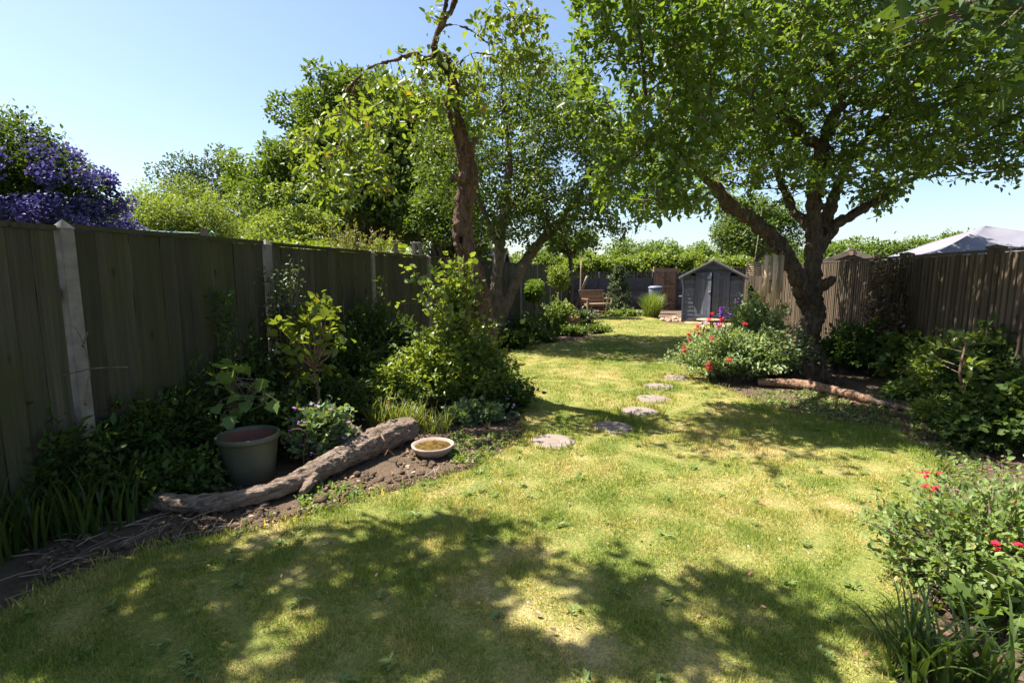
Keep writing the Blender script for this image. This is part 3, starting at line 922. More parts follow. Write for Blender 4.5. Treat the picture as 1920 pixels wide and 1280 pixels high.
for i in range(len(R_POST) - 1):
    M, L = frame(R_POST[i + 1], R_POST[i]); nb = 19 if i < 6 else 12; g_ = .07; wv = (L - 2 * g_) / nb
    for j in range(nb):
        place(boxmesh(wv * .66, .032, 1.0, M_FENCE_R), 'slat', rf, M @ T(g_ + wv * (j + .5), .035 + random.uniform(-.004, .004), .10) @ Matrix.Rotation(R(random.uniform(-2, 6)), 4, 'Z') @ Matrix.Diagonal((1, 1, 1.63 + random.uniform(-.008, .008), 1)))
    place(boxmesh(L - .13, .018, 1.6, M_DARKFENCE), 'backing_panel', rf, M @ T(L / 2, -.02, .1))
    place(boxmesh(L - .13, .05, .03, M_FENCE_R), 'capping_rail', rf, M @ T(L / 2, .015, 1.742))

# low dark fence at the far end, with trellis
bA = Vector((2.36, 20.55, 0)); bB = Vector((5.95, 21.5, 0)); bC = Vector((7.05, 21.8, 0)); bD = R_POST[-1]
def lap_fence(name, label, a, b, posts):
    M, L = frame(a, b); t = thing(name, label, 'fence', a)
    for j in range(9):
        place(boxmesh(L, .02, .155, M_DARKFENCE), 'lap_board', t, M @ T(L / 2, .02, .04 + j * .145) @ Matrix.Rotation(R(-6), 4, 'X'))
    for j in range(posts):
        place(boxmesh(.075, .075, 1.62, M_DARKFENCE), 'post', t, M @ T(.04 + (L - .08) * j / (posts - 1), .03, 0))
    tr = thing('trellis', 'dark square trellis along the top of the ' + ('low boarded fence behind the bench' if name == 'lap_board_fence' else 'boards behind the shed'), 'trellis', a + Vector((0, 0, 1.36)))
    for zz in (1.375, 1.485, 1.60):
        place(boxmesh(L - .06, .02, .022, M_DARKFENCE), 'rail', tr, M @ T(L / 2, -.025, zz))
    nv = int(L / .17)
    for j in range(nv + 1):
        place(boxmesh(.022, .016, .25, M_DARKFENCE), 'upright', tr, M @ T(.04 + (L - .08) * j / nv, -.005, 1.365))
lap_fence('lap_board_fence', 'low dark boarded fence at the end of the garden behind the bench', bA, bB, 4)
lap_fence('boarded_fence', 'dark boarded fence behind the shed between gate and slat fence', bC, bD, 3)
# gate
M, L = frame(bB, bC)
gt = thing('garden_gate', 'brown boarded wooden gate with diagonal brace left of the shed', 'gate', bB)
for j in range(9):
    place(boxmesh((L - .16) / 9 - .006, .02, 1.70, M_GATE), 'plank', gt, M @ T(.08 + (L - .16) * (j + .5) / 9, 0, .08))
for x in (.035, L - .035):
    place(boxmesh(.08, .08, 1.84, M_GATE), 'post', gt, M @ T(x, 0, 0))
for zz in (.25, .98, 1.62):
    place(boxmesh(L - .18, .03, .085, M_GATE), 'rail', gt, M @ T(L / 2, .027, zz))
for z0, z1 in ((.36, .96), (1.08, 1.60)):
    m = MB(); m.beam((.13, .027, z1), (L - .13, .027, z0), .03, .075, (0, 1, 0)); me = m.mesh('brace'); me.materials.append(M_GATE)
    place(me, 'brace', gt, M)
m = MB(); m.box((.13, .03, 1.3), (.075, .03, .55)); me = m.mesh('stile'); me.materials.append(M_GATE); place(me, 'stile', gt, M)

# ================================================================== shed
SH = Vector((6.30, 16.0, 0)); SHR = R(-23)
sh = thing('garden_shed', 'grey-blue boarded garden shed with double doors and felt roof', 'shed', SH, SHR)
W2, DEP, EV, AP = .88, 2.3, 1.47, 1.95
def sbox(name, c, s, mat=M_GREYWOOD, bevel=.003, parent=sh, rot=None):
    m = MB(); M = None
    if rot is not None: M = T(*c) @ rot; c = (0, 0, 0)
    m.box(c, s, M)
    return m.build(name, mat, parent, False, False, None, bevel)
# side and back walls (front handled board by board)
for sx, nm in ((-1, 'wall_board'), (1, 'wall_board')):
    for j in range(11):
        sbox(nm, (sx * (W2 - .012), DEP / 2, .06 + (j + .5) * .128), (.02, DEP, .126), rot=Matrix.Rotation(R(5) * sx, 4, 'Y'))
m = MB(); m.add([(-W2 + .03, DEP, .04), (W2 - .03, DEP, .04), (W2 - .03, DEP, EV), (0, DEP, AP - .03), (-W2 + .03, DEP, EV)], [(0, 1, 2, 3, 4)])
m.build('back_wall', M_GREYWOOD, sh, False, False)
DX0, DX1, DZ = -.52, .50, 1.56
for j in range(12):
    z = .06 + (j + .5) * .128
    if z > 1.53: break
    for (x0, x1) in ((-W2, DX0 - .01), (DX1 + .01, W2)):
        if z > EV + (x1 - x0) * .2: continue
        sbox('front_board', ((x0 + x1) / 2, .012, z), (x1 - x0, .02, .126), rot=Matrix.Rotation(R(-5), 4, 'X'))
for j in range(4):
    z0 = 1.58 + j * .1; hw = (AP - z0 - .05) / (AP - EV) * W2
    if hw < .05: break
    sbox('gable_board', (0, .012, z0 + .05), (2 * hw, .02, .1), rot=Matrix.Rotation(R(-5), 4, 'X'))
sbox('door_lintel', (0, -.006, 1.575), (1.1, .03, .03))
inner = sbox('added_shadow_wall', (0, .35, .8), (1.2, .02, 1.5))  # added wall behind the doors, put in to keep the opening in shadow
def shed_door(hx, sgn, wd, ang, nm):
    M = T(hx, -.012, 0) @ Matrix.Rotation(ang, 4, 'Z')
    nb = 5
    d = None
    for j in range(nb):
        m = MB(); m.box((sgn * wd * (j + .5) / nb, 0, .08 + .74), (wd / nb - .004, .022, 1.48), M)
        if j == 0:
            d = m.build('door', M_GREYWOOD, sh, False, False, None, .003)
        else:
            o = m.build('door_board', M_GREYWOOD, d, False, False, None, .003)
    for zz in (.22, 1.42):
        m = MB(); m.box((sgn * wd / 2, -.019, zz), (wd - .02, .016, .09), M); m.build('ledge', M_GREYWOOD, d, False, False)
    for zz in (.3, 1.35):
        m = MB(); m.tube([M @ Vector((0, -.02, zz - .04)), M @ Vector((0, -.02, zz + .04))], .011, 6); m.build('hinge', M_IRON, d, True, False)
    return d, M
dl, ML = shed_door(DX0, 1, .51, R(-17), 'left')
drr, MR = shed_door(DX1, -1, .50, R(1), 'right')
m = MB(); m.box((.47, -.035, .98), (.07, .03, .035), ML); m.build('hasp', M_BRICKRED, dl, False, False)
m = MB(); m.tube([ML @ Vector((.46, -.055, .96)), ML @ Vector((.47, -.06, .90)), ML @ Vector((.49, -.055, .96))], .006, 6); m.build('padlock', M_IRON, dl, True, False)
for x in (-W2 + .005, W2 - .005):
    sbox('corner_trim', (x, -.002, EV / 2 + .03), (.045, .045, EV - .04))
sbox('floor_bearer', (0, DEP / 2, .03), (2 * W2 - .05, DEP - .03, .06), M_POLE)
OV = .13; sl = math.atan2(AP - EV, W2); RL = (W2 + OV) / math.cos(sl)
for sx in (-1, 1):
    c = Vector((sx * (W2 + OV) / 2, DEP / 2 - .04, AP + .02 - (AP - EV) / W2 * (W2 + OV) / 2))
    sbox('roof_panel', tuple(c), (RL, DEP + .22, .022), M_FELT, .003, sh, Matrix.Rotation(sx * sl, 4, 'Y'))
    sbox('barge_board', (c.x, -.155, c.z - .045), (RL, .018, .075), M_GREYWOOD, .002, sh, Matrix.Rotation(sx * sl, 4, 'Y'))
    m = MB(); m.box((0, 0, 0), (RL, .03, .05), T(c.x, -.165, c.z - .008) @ Matrix.Rotation(sx * sl, 4, 'Y'))
    m.build('felt_edge', M_FELT, sh, False, False)
boxo('shelf_block', (-W2 - .07, .3, .80), (.14, .25, .035), M_CONC, sh, False, .004)
m = MB(); m.add([(5.0, 14.9, .008), (6.2, 14.6, .008), (7.4, 15.2, .008), (7.2, 15.7, .008), (5.6, 16.3, .008)], [(0, 1, 2, 3, 4)])
k = NB('dry_earth_path'); M_PATH = k.done(k.ramp(k.noise(k.pos(), 8, 6), [(.3, (.24, .18, .12)), (.7, (.40, .31, .21))]), .95, .1)
struct(tag(m.build('path', M_PATH), 'pale dry earth apron in front of the shed doors', 'path'))
# ================================================================== trees
print('trees')
# --- big apple tree on the right
def pts(l):
    return [at(*q[:3]) for q in l]
TB = gnd(1508, 712)
rt = thing('apple_tree', 'broad old apple tree with forked rugged trunk and bamboo chime', 'tree', TB)
def pth(l, first=None):
    p = ([Vector(first)] if first is not None else []) + [at(u, v, y) for u, v, y, r in l]
    return p
trunk = [(1512, 640, 7.3, .21), (1525, 590, 7.3, .20), (1516, 555, 7.3, .23), (1522, 510, 7.3, .16), (1526, 460, 7.3, .14), (1526, 390, 7.3, .135), (1532, 330, 7.3, .13), (1540, 284, 7.3, .12), (1542, 262, 7.3, .11)]
left = [(1512, 565, 7.25, .15), (1485, 500, 7.1, .14), (1450, 446, 6.95, .125), (1407, 412, 6.8, .115), (1370, 385, 6.65, .105), (1338, 348, 6.55, .09), (1310, 316, 6.45, .07), (1260, 266, 6.3, .045), (1215, 225, 6.2, .03)]
upl = [(1542, 275, 7.3, .11), (1517, 262, 7.25, .09), (1489, 234, 7.15, .075), (1466, 208, 7.05, .065), (1430, 199, 6.95, .06), (1388, 215, 6.8, .045), (1315, 240, 6.6, .03)]
upr = [(1542, 270, 7.3, .09), (1558, 220, 7.3, .07), (1576, 197, 7.3, .06), (1567, 137, 7.25, .05), (1544, 78, 7.2, .045), (1517, 27, 7.1, .035), (1500, -40, 7.0, .025)]
rlimb = [(1532, 470, 7.35, .13), (1560, 428, 7.4, .10), (1590, 408, 7.45, .085), (1622, 390, 7.5, .075), (1659, 362, 7.5, .06), (1705, 339, 7.5, .045), (1770, 300, 7.5, .03)]
rst = [(1540, 430, 7.4, .12), (1560, 380, 7.5, .10), (1575, 340, 7.55, .09), (1600, 290, 7.6, .07), (1650, 230, 7.7, .05), (1710, 160, 7.7, .03)]
back = [(1530, 440, 7.4, .09), (1480, 380, 7.9, .08), (1450, 300, 8.3, .06), (1420, 200, 8.6, .04), (1400, 90, 8.8, .025)]
stub = [(1530, 545, 7.25, .12), (1556, 528, 7.15, .07), (1568, 518, 7.1, .055)]
ltw = [(1338, 348, 6.55, .05), (1318, 330, 6.5, .045), (1275, 300, 6.3, .03), (1245, 268, 6.15, .02)]
defs = [trunk, left, upl, upr, rlimb, rst, back, ltw]
tubes = [([TB + Vector((0, 0, -.05))] + pth(trunk), [.36] + [q[3] for q in trunk])]
for d in defs[1:] + [stub]:
    tubes.append((pth(d), [q[3] for q in d]))
for a in (0.3, 1.7, 3.0, 4.4, 5.5):
    d = Vector((math.cos(a), math.sin(a), 0))
    tubes.append(([TB + d * .5 + Vector((0, 0, -.03)), TB + d * .25 + Vector((0, 0, .08)), TB + Vector((0, 0, .45)) + d * .08], [.06, .10, .16]))
tubes = [(p, [x * .78 for x in rr]) for p, rr in tubes]
solid('trunk', tubes, M_BARK_R, rt, .025, .10, .13)
paths = [smooth_path(pth(d), [1] * len(d), 3)[0] for d in defs]
nodes, par = limb_nodes(paths)
# crown volume, kept clear below its ragged lower edge
n = 26000
A = np.array([4.35, 7.3, 4.15]) + rand_unit(n) * np.array([3.75, 2.9, 2.45]) * (rng.random((n, 1)) ** .45)
A[:, 1] -= np.clip(3.4 - A[:, 0], 0, 9) * .55
u, v, dep = project(A)
lowx = [1000, 1075, 1110, 1150, 1200, 1290, 1340, 1400, 1500, 1560, 1610, 1660, 1720, 1790, 1850, 1905, 1960, 2600]
lowy = [100, 270, 350, 395, 410, 415, 385, 350, 325, 340, 400, 405, 350, 305, 330, 352, 300, 300]
lim = np.interp(u, lowx, lowy) + 12 * np.sin(u * .09) + 10 * np.sin(u * .043)
keep = (v < lim) & (u > 1058 + 25 * np.sin(v * .05)) & (A[:, 2] > 2.0)
sh_ = A[:, :2] - np.array([SUN_H.x, SUN_H.y]) * ((A[:, 2:3] - .55) / math.tan(SUN_EL))
lit = ((sh_[:, 0] - 2.95) / 1.15) ** 2 + ((sh_[:, 1] - 6.55) / .8) ** 2 < 1
keep &= ~lit
keep &= ~((A[:, 1] < 6.7) & (u > 1290) & (u < 1640) & (v > 120) & (rng.random(n) < .8))
lump = np.array([mnoise.noise(Vector(p) * 1.5) for p in A])
A = A[keep & (lump > -.20)][:4800]
extra = []
while len(extra) < 1000:
    uu = random.uniform(1062, 1340); vv = random.uniform(-120, 405); yy = random.uniform(4.7, 6.1)
    if vv > np.interp(uu, lowx, lowy) + 12 * math.sin(uu * .09) or uu < 1066 + 22 * math.sin(vv * .05) + max(0, vv - 250) * .5: continue
    q = at(uu, vv, yy)
    if mnoise.noise(q * 1.6) < -.1: continue
    sx_ = q.x - SUN_H.x * (q.z - .55) / math.tan(SUN_EL); sy_ = q.y - SUN_H.y * (q.z - .55) / math.tan(SUN_EL)
    if ((sx_ - 2.95) / 1.15) ** 2 + ((sy_ - 6.55) / .8) ** 2 < 1: continue
    extra.append(tuple(q))
A = np.concatenate([A, np.array(extra)])
nodes, par = colonize(nodes, par, A, .13, 1.1, .14, 80)
n0 = sum(len(p) for p in paths)
rad, ch = pipe(nodes, par, .0042, 2.6)
add('branches', twig_mesh('branches', nodes, par, rad, n0, 4, .05), M_TWIG, rt, kind='stuff')
idx = np.where((rad < .013) & (np.arange(len(nodes)) >= n0))[0]
P, D, N, sz = rosettes(nodes, idx, 13, .080, .055, par, .1, .15)
foliage(rt, P, D, N, sz, OVATE, L_APPLE, 'crown', pick=150)
print('apple nodes', len(nodes), 'leaves', len(P))

# --- gnarled left apple tree
LB = gnd(905, 738)
lt = thing('gnarled_tree', 'gnarled half-dead fruit tree with a hollow in its reddish trunk', 'tree', LB)
trunk = [(906, 640, 6.1, .20), (900, 580, 6.0, .18), (889, 530, 5.9, .165), (876, 480, 5.85, .14), (868, 440, 5.8, .135), (869, 390, 5.75, .115), (878, 335, 5.65, .125), (872, 290, 5.6, .105), (858, 235, 5.5, .085), (848, 195, 5.45, .08), (852, 150, 5.4, .07), (840, 118, 5.35, .06), (819, 100, 5.3, .05)]
upb = [(852, 150, 5.4, .05), (817, 103, 5.3, .055), (820, 62, 5.25, .05), (833, 38, 5.2, .048), (852, 6, 5.15, .046), (862, -60, 5.1, .05), (880, -150, 5.0, .045), (930, -240, 4.9, .036)]
upc = [(826, 42, 5.22, .04), (836, 10, 5.2, .035), (840, -50, 5.2, .03), (820, -140, 5.2, .025)]
lb = [(819, 104, 5.3, .045), (790, 110, 5.3, .035), (777, 100, 5.3, .032), (745, 112, 5.3, .028), (705, 122, 5.3, .025), (674, 144, 5.3, .022), (650, 170, 5.3, .018), (645, 190, 5.3, .013)]
lb2 = [(674, 144, 5.3, .016), (664, 165, 5.28, .014), (660, 185, 5.25, .012), (640, 215, 5.2, .009)]
rb1 = [(850, 140, 5.4, .025), (883, 101, 5.45, .018), (949, 108, 5.5, .014), (1024, 119, 5.5, .009)]
rb2 = [(824, 50, 5.25, .022), (855, 47, 5.3, .018), (886, 59, 5.35, .015), (917, 81, 5.4, .013), (949, 75, 5.45, .01), (985, 40, 5.5, .007)]
stubr = [(876, 300, 5.55, .06), (885, 275, 5.48, .04), (893, 255, 5.45, .028)]
stubl = [(872, 345, 5.6, .04), (852, 333, 5.5, .022), (846, 326, 5.48, .016)]
hl = [(880, 470, 5.75, .12), (862, 445, 5.66, .07), (853, 418, 5.62, .03)]
arm = [(895, 540, 5.95, .12), (930, 528, 6.05, .09), (955, 520, 6.15, .06)]
tubes = [([LB + Vector((0, 0, -.05))] + pth(trunk), [.27] + [q[3] for q in trunk])]
for d in (upb, upc, lb, lb2, rb1, rb2, stubr, stubl, hl):
    tubes.append((pth(d), [max(q[3] * (.68 if d in (upb, upc, lb, lb2, rb1, rb2) else 1), .012) for q in d]))
hc = at(863, 449, 5.60)
tubes = [(p, [x * .88 for x in rr]) for p, rr in tubes]
solid('trunk', tubes, M_BARK_L, lt, .013, .045, .085, [((hc.x, hc.y - .05, hc.z), (.035, .13, .075))])
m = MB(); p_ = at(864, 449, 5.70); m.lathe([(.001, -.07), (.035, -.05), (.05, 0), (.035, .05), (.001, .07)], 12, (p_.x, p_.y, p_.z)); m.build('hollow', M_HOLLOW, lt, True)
paths = [smooth_path(pth(d), [1] * len(d), 3)[0] for d in (trunk[8:], upb, upc, lb, lb2, rb1, rb2)]
nodes, par = limb_nodes(paths)
att = []
def blob_att(u, v, Y, ru, rv, ry, n):
    for i in range(n):
        d = rand_unit(1)[0] * random.random() ** .4
        att.append(tuple(at(u + d[0] * ru, v + d[1] * rv, Y + d[2] * ry)))
blob_att(640, 285, 5.2, 110, 105, .7, 170); blob_att(740, 250, 5.25, 90, 70, .5, 60); blob_att(700, 330, 5.2, 60, 60, .5, 60); blob_att(640, 385, 5.1, 40, 18, .25, 14)
blob_att(850, 165, 5.35, 75, 60, .5, 136); blob_att(780, 180, 5.3, 70, 45, .5, 68); blob_att(800, 110, 5.3, 60, 30, .4, 20)
blob_att(955, 50, 5.5, 70, 65, .5, 127); blob_att(980, 120, 5.5, 60, 40, .4, 51); blob_att(815, 25, 5.25, 18, 20, .25, 8); blob_att(900, 210, 5.45, 35, 45, .4, 37)
blob_att(835, 140, 5.25, 70, 60, .35, 60); blob_att(890, -190, 5.0, 230, 90, 1.0, 60)
nodes, par = colonize(nodes, par, np.array(att), .10, 1.3, .10, 70, .12)
n0 = sum(len(p) for p in paths); rad, ch = pipe(nodes, par, .003, 2.7)
add('branches', twig_mesh('branches', nodes, par, rad, n0, 4, .03), M_TWIG, lt, kind='stuff')
idx = np.where((rad < .0085) & (np.arange(len(nodes)) >= n0))[0]
P, D, N, sz = rosettes(nodes, idx, 5, .08, .05, par, .0, .25)
foliage(lt, P, D, N, sz, OVATE, L_APPLE2, 'crown', pick=200)
print('left nodes', len(nodes), 'leaves', len(P))

# --- pear-like tree behind it
MBs = Vector((-.30, 10.4, 0))
mt = thing('pear_tree', 'dense small-leaved tree with slanting stems behind the gnarled tree', 'tree', MBs)
s1 = [(932, 600, 10.4, .14), (930, 540, 10.4, .12), (938, 450, 10.4, .11), (948, 380, 10.4, .095), (955, 300, 10.4, .07), (945, 210, 10.4, .04), (940, 140, 10.4, .02)]
s2 = [(935, 610, 10.4, .13), (962, 540, 10.5, .12), (985, 490, 10.6, .11), (1015, 452, 10.8, .095), (1050, 415, 11.0, .08), (1085, 365, 11.2, .055), (1120, 300, 11.4, .03)]
s3 = [(938, 470, 10.4, .07), (925, 440, 10.2, .06), (900, 380, 10.0, .05), (860, 300, 9.8, .03)]
s4 = [(948, 400, 10.4, .06), (985, 350, 10.7, .05), (1020, 270, 10.9, .035), (1040, 190, 11.1, .02)]
s5 = [(1030, 440, 10.9, .05), (1025, 390, 11.1, .04), (1010, 330, 11.5, .03)]
defs = [s1, s2, s3, s4, s5]
tubes = [([MBs] + pth(s1), [.2] + [q[3] for q in s1]), ([MBs] + pth(s2), [.17] + [q[3] for q in s2])] + [(pth(d), [q[3] for q in d]) for d in defs[2:]]
solid('trunk', tubes, M_BARK_G, mt, .03, .05, .12)
paths = [smooth_path(pth(d), [1] * len(d), 3)[0] for d in defs]
nodes, par = limb_nodes(paths)
n = 12000
A = np.array([.75, 11.0, 3.95]) + rand_unit(n) * np.array([3.0, 2.0, 2.15]) * (rng.random((n, 1)) ** .42)
u, v, dep = project(A)
lim = np.interp(u, [700, 760, 800, 880, 940, 1000, 1050, 1100, 1150, 1200, 1230], [330, 400, 475, 450, 450, 470, 450, 455, 440, 425, 380]) + 14 * np.sin(u * .11)
topl = np.interp(u, [700, 760, 830, 900, 960, 1030, 1080, 1150, 1230], [330, 250, 150, 110, 90, 70, 90, 200, 280])
lump = np.array([mnoise.noise(Vector(p) * 1.3 + Vector((9, 0, 0))) for p in A])
A = A[(v < lim) & (v > topl) & (lump > -.2)][:3800]
nodes, par = colonize(nodes, par, A, .16, 1.3, .16, 70, .15)
n0 = sum(len(p) for p in paths); rad, ch = pipe(nodes, par, .0042, 2.6)
add('branches', twig_mesh('branches', nodes, par, rad, n0, 3, .04), M_TWIG, mt, kind='stuff')
idx = np.where((rad < .014) & (np.arange(len(nodes)) >= n0))[0]
P, D, N, sz = rosettes(nodes, idx, 13, .085, .09, par, .0, .25)
foliage(mt, P, D, N, sz, OVATE, L_MID, 'crown')
print('mid nodes', len(nodes), 'leaves', len(P))

# --- tree overhead beside the camera whose shade falls on the near lawn (its crown is above the picture)
OB = Vector((-2.65, .25, 0))
ot = thing('overhanging_tree', 'leafy tree over the near lawn whose crown throws the dappled shade', 'tree', OB)
o1 = [OB, OB + Vector((.05, .15, 1.2)), OB + Vector((-.05, .5, 2.4)), OB + Vector((-.1, 1.1, 3.6)), OB + Vector((.1, 1.9, 4.6)), OB + Vector((.5, 2.6, 5.4))]
o2 = [o1[2], OB + Vector((.7, .6, 3.3)), OB + Vector((1.6, .9, 4.1)), OB + Vector((2.5, 1.3, 4.8))]
o3 = [o1[3], OB + Vector((-.9, 1.6, 4.5)), OB + Vector((-1.5, 2.0, 5.4))]
solid('trunk', [(o1, [.2, .15, .13, .1, .06, .03]), (o2, [.1, .08, .055, .025]), (o3, [.08, .05, .025])], M_BARK_G, ot, .035, .04, .12)
att = []
shade = [(360, 1090, 160, 60), (620, 1040, 150, 55), (840, 1000, 110, 45), (560, 1180, 300, 90), (900, 1130, 180, 80), (1080, 1100, 110, 40), (1150, 1190, 180, 80), (1330, 1130, 120, 40), (1400, 1220, 170, 60),
         (120, 1000, 120, 90), (200, 1200, 220, 80), (900, 1260, 500, 40), (60, 880, 70, 70), (60, 1180, 160, 110), (250, 1270, 250, 60), (1690, 1230, 110, 50), (300, 1000, 120, 60)]
wts = np.array([a[2] * a[3] for a in shade], float) ** .8
for i in range(4200):
    q = shade[rng.choice(len(shade), p=wts / wts.sum())]
    d = rng.normal(size=2) * .55
    g = gnd(q[0] + d[0] * q[2], min(q[1] + d[1] * q[3], 1700)); z = random.uniform(3.5, 5.6)
    p = g + TO_SUN * (z / TO_SUN.z)
    if mnoise.noise(Vector((g.x, g.y, 3.0)) * 2.6) < (-.16 if g.x > -1.0 else -.3): continue
    att.append(tuple(p))
A = np.array(att); u, v, dep = project(A)
A = A[(v < -60) | (u < -60) | (dep < .1)][:2000]
paths = [smooth_path(p, [1] * len(p), 3)[0] for p in (o1[2:], o2, o3)]
nodes, par = limb_nodes(paths)
nodes, par = colonize(nodes, par, A, .14, 1.4, .12, 80)
n0 = sum(len(p) for p in paths); rad, ch = pipe(nodes, par, .0035, 2.6)
u, v, dep = project(nodes)
add('branches', twig_mesh('branches', nodes, par, rad, n0, 4, .04), M_TWIG, ot, kind='stuff')
vis = (u > -40) & (u < 1960) & (v > -40) & (dep > .1)
idx = np.where((rad < .009) & (np.arange(len(nodes)) >= n0) & ~vis)[0]
P, D, N, sz = rosettes(nodes, idx, 7, .09, .05, par, .0, .2)
foliage(ot, P, D, N, sz, OVATE, L_APPLE, 'crown')
print('over nodes', len(nodes), 'visible', int(vis[n0:].sum()), 'leaves', len(P))

# --- maple reaching in at the top right corner
CB = Vector((4.9, 2.4, 0))
ct = thing('maple_tree', 'dark broad-leaved branch hanging in above the slat fence', 'tree', CB)
c1 = [CB, CB + Vector((0, .1, 1.5)), CB + Vector((-.1, .2, 2.8)), CB + Vector((-.5, .5, 3.6))]
c2 = [c1[2], CB + Vector((-.7, .7, 3.25)), CB + Vector((-1.5, 1.0, 3.25)), CB + Vector((-2.2, 1.2, 3.15))]
solid('trunk', [(c1, [.14, .11, .08, .04]), (c2, [.05, .035, .025, .012])], M_BARK_G, ct, .03, .03, .1)
P = []
for i in range(420):
    P.append(tuple(at(random.choice([1720, 1800, 1860, 1920, 1960]) + random.gauss(0, 50), random.gauss(-10, 42), random.uniform(3.0, 4.2))))
for i in range(40):
    P.append(tuple(at(1915 + random.gauss(0, 22), 130 + random.gauss(0, 70) * .6, random.uniform(3.0, 3.6))))
P = np.array(P); D, N = leaf_dirs(len(P), None, -.4, .2)
foliage(ct, P, D, N, rng.uniform(.06, .11, len(P)), LOBED, L_SHADE, 'crown', pick=40)
for i in range(26):
    q = Vector(tuple(P[i * 12])); m = MB(); m.tube([c2[random.choice([1, 2, 3])], q.lerp(c2[2], .4) + Vector((0, 0, .05)), q], [.01, .007, .004], 4, False)
    m.build('branch', M_TWIG, ct)

# --- trees beyond the left fence
a_ = at(690, 300, 16.5)
clump_tree('oak_tree', 'tall dark green tree beyond the left fence, its crown reaching highest there', Vector((a_.x, 16.5, 0)), (a_.x - .1, 17.0, 4.45), (3.5, 2.6, 3.6), 210, .66, 84000, .15, L_DARK, OVATE, trunk=.3)
a_ = at(325, 400, 13.5)
clump_tree('lime_tree', 'light yellow-green rounded tree behind the washing line', Vector((a_.x, 13.8, 0)), (a_.x, 13.8, 2.35), (2.0, 1.6, 1.5), 110, .48, 34000, .085, L_LIME, LANCE, trunk=.14)
a_ = at(350, 330, 20)
clump_tree('holly_tree', 'blue-green small-leaved tree topping the light tree by the washing line', Vector((a_.x, 20.5, 0)), (a_.x + .6, 20.5, 4.1), (2.1, 1.5, 2.3), 36, .6, 11000, .12, L_BLUEGREEN, OVATE, trunk=.16)
a_ = at(465, 350, 18)
clump_tree('ash_tree', 'slender mid-green tree between the light tree and the tall dark tree', Vector((a_.x, 18, 0)), (a_.x, 18, 3.6), (1.2, 1.1, 2.2), 34, .5, 8000, .13, L_FAR, OVATE, trunk=.12)
a_ = at(545, 400, 12.5)
clump_tree('hazel_bush', 'bright green bushy tree at the foot of the tall dark tree', Vector((a_.x, 12.6, 0)), (a_.x, 12.6, 2.3), (.95, .9, 1.3), 30, .42, 8000, .09, L_LIME, OVATE, trunk=.08)
a_ = at(200, 390, 20)
clump_tree('birch_tree', 'thin pale tree beside the blue-flowering shrub', Vector((a_.x, 20, 0)), (a_.x, 20, 3.0), (1.2, 1, 1.7), 24, .45, 5000, .12, L_LIME, OVATE, trunk=.09)
a_ = at(650, 440, 9.6)
t, P, O = bush('bamboo_shrub', 'feathery yellow-green shrub showing over the left fence', 'shrub', (a_.x, 9.6, 0), 1.0, .7, 2.45, 260, 34, .085, NARROW, L_BAMBOO, z0=1.0, low=.5, lump=.5)
a_ = at(560, 455, 8.6)
clump_tree('ivy_mound', 'mound of bright climbing leaves on top of the left fence', Vector((at(575, 455, 8.4).x - .3, 8.4, 0)), (at(575, 455, 8.4).x - .2, 8.4, 1.75), (.75, .4, .28), 18, .22, 3000, .06, L_HEDGE, BROAD, trunk=.05, cat='shrub')
a_ = at(735, 470, 10.5)
clump_tree('fig_bush', 'broad-leaved bright bush peeping over the left fence', Vector((a_.x, 10.6, 0)), (a_.x, 10.6, 1.7), (.5, .4, .35), 12, .25, 900, .14, L_HEDGE, BROAD, trunk=.04, cat='shrub')
a_ = at(850, 430, 14.5)
clump_tree('yew_tree', 'dark evergreen filling the gap behind the gnarled trunk above the fence', Vector((a_.x - .4, 14.5, 0)), (a_.x - .3, 14.5, 2.5), (1.5, 1.0, 1.5), 60, .45, 16000, .09, L_DARK, OVATE, trunk=.14)
# ceanothus: dark leaves with blue bloom
a_ = at(0, 380, 5.0)
CE = Vector((a_.x - .1, 5.0, 0))
ce = clump_tree('flowering_shrub', 'large shrub smothered in violet-blue flowers behind the left fence', CE, (CE.x, 5.0, 1.98), (1.0, .86, .92), 76, .3, 24000, .045, L_SHADE, OVATE, trunk=.06, cat='shrub')
bl = []
for i in range(120):
    d = rand_unit(1)[0]; d[2] = abs(d[2]) * 1.0 - .15
    bl.append((np.array([CE.x, 5.0, 1.95]) + d * np.array([1.02, .9, .98]) * random.uniform(.95, 1.16), (.13, .13, .11)))
P, O = ball_cloud(bl, 30000, .1); D, N = leaf_dirs(len(P), O * .6, .3)
foliage(ce, P, D, N, rng.uniform(.018, .04, len(P)), BROAD, L_CEAN, 'blossom')
# bamboo behind it
a_ = at(40, 260, 6.4); BA = Vector((a_.x, 6.4, 0))
ba = thing('bamboo_clump', 'tall bamboo with thin arching leafy canes behind the violet-blue shrub', 'bamboo', BA)
m = MB(); P = []; O = []
for i in range(46):
    tu = random.choice([random.uniform(-60, 60), random.uniform(-40, 150)]); tv = random.uniform(200, 330) + max(0, tu - 60) * .5
    tip = at(tu, tv, random.uniform(6.0, 7.0)); b = BA + Vector((random.uniform(-.6, .6), random.uniform(-.3, .3), 0))
    md = b.lerp(tip, .6) + Vector((-.1, 0, .45)); pp, _ = smooth_path([b, md, tip], [1, 1, 1], 8); m.tube(pp, [.011 * (1 - .85 * j / len(pp)) for j in range(len(pp))], 4, False)
    for q in range(80):
        s = random.uniform(.45, 1) * (len(pp) - 1); i0 = min(int(s), len(pp) - 2); p = pp[i0].lerp(pp[i0 + 1], s - i0)
        P.append(tuple(p + Vector((random.gauss(0, .08), random.gauss(0, .08), random.gauss(0, .06))))); O.append(tuple((tip - md).normalized()))
m.build('canes', M_POLE, ba, True)
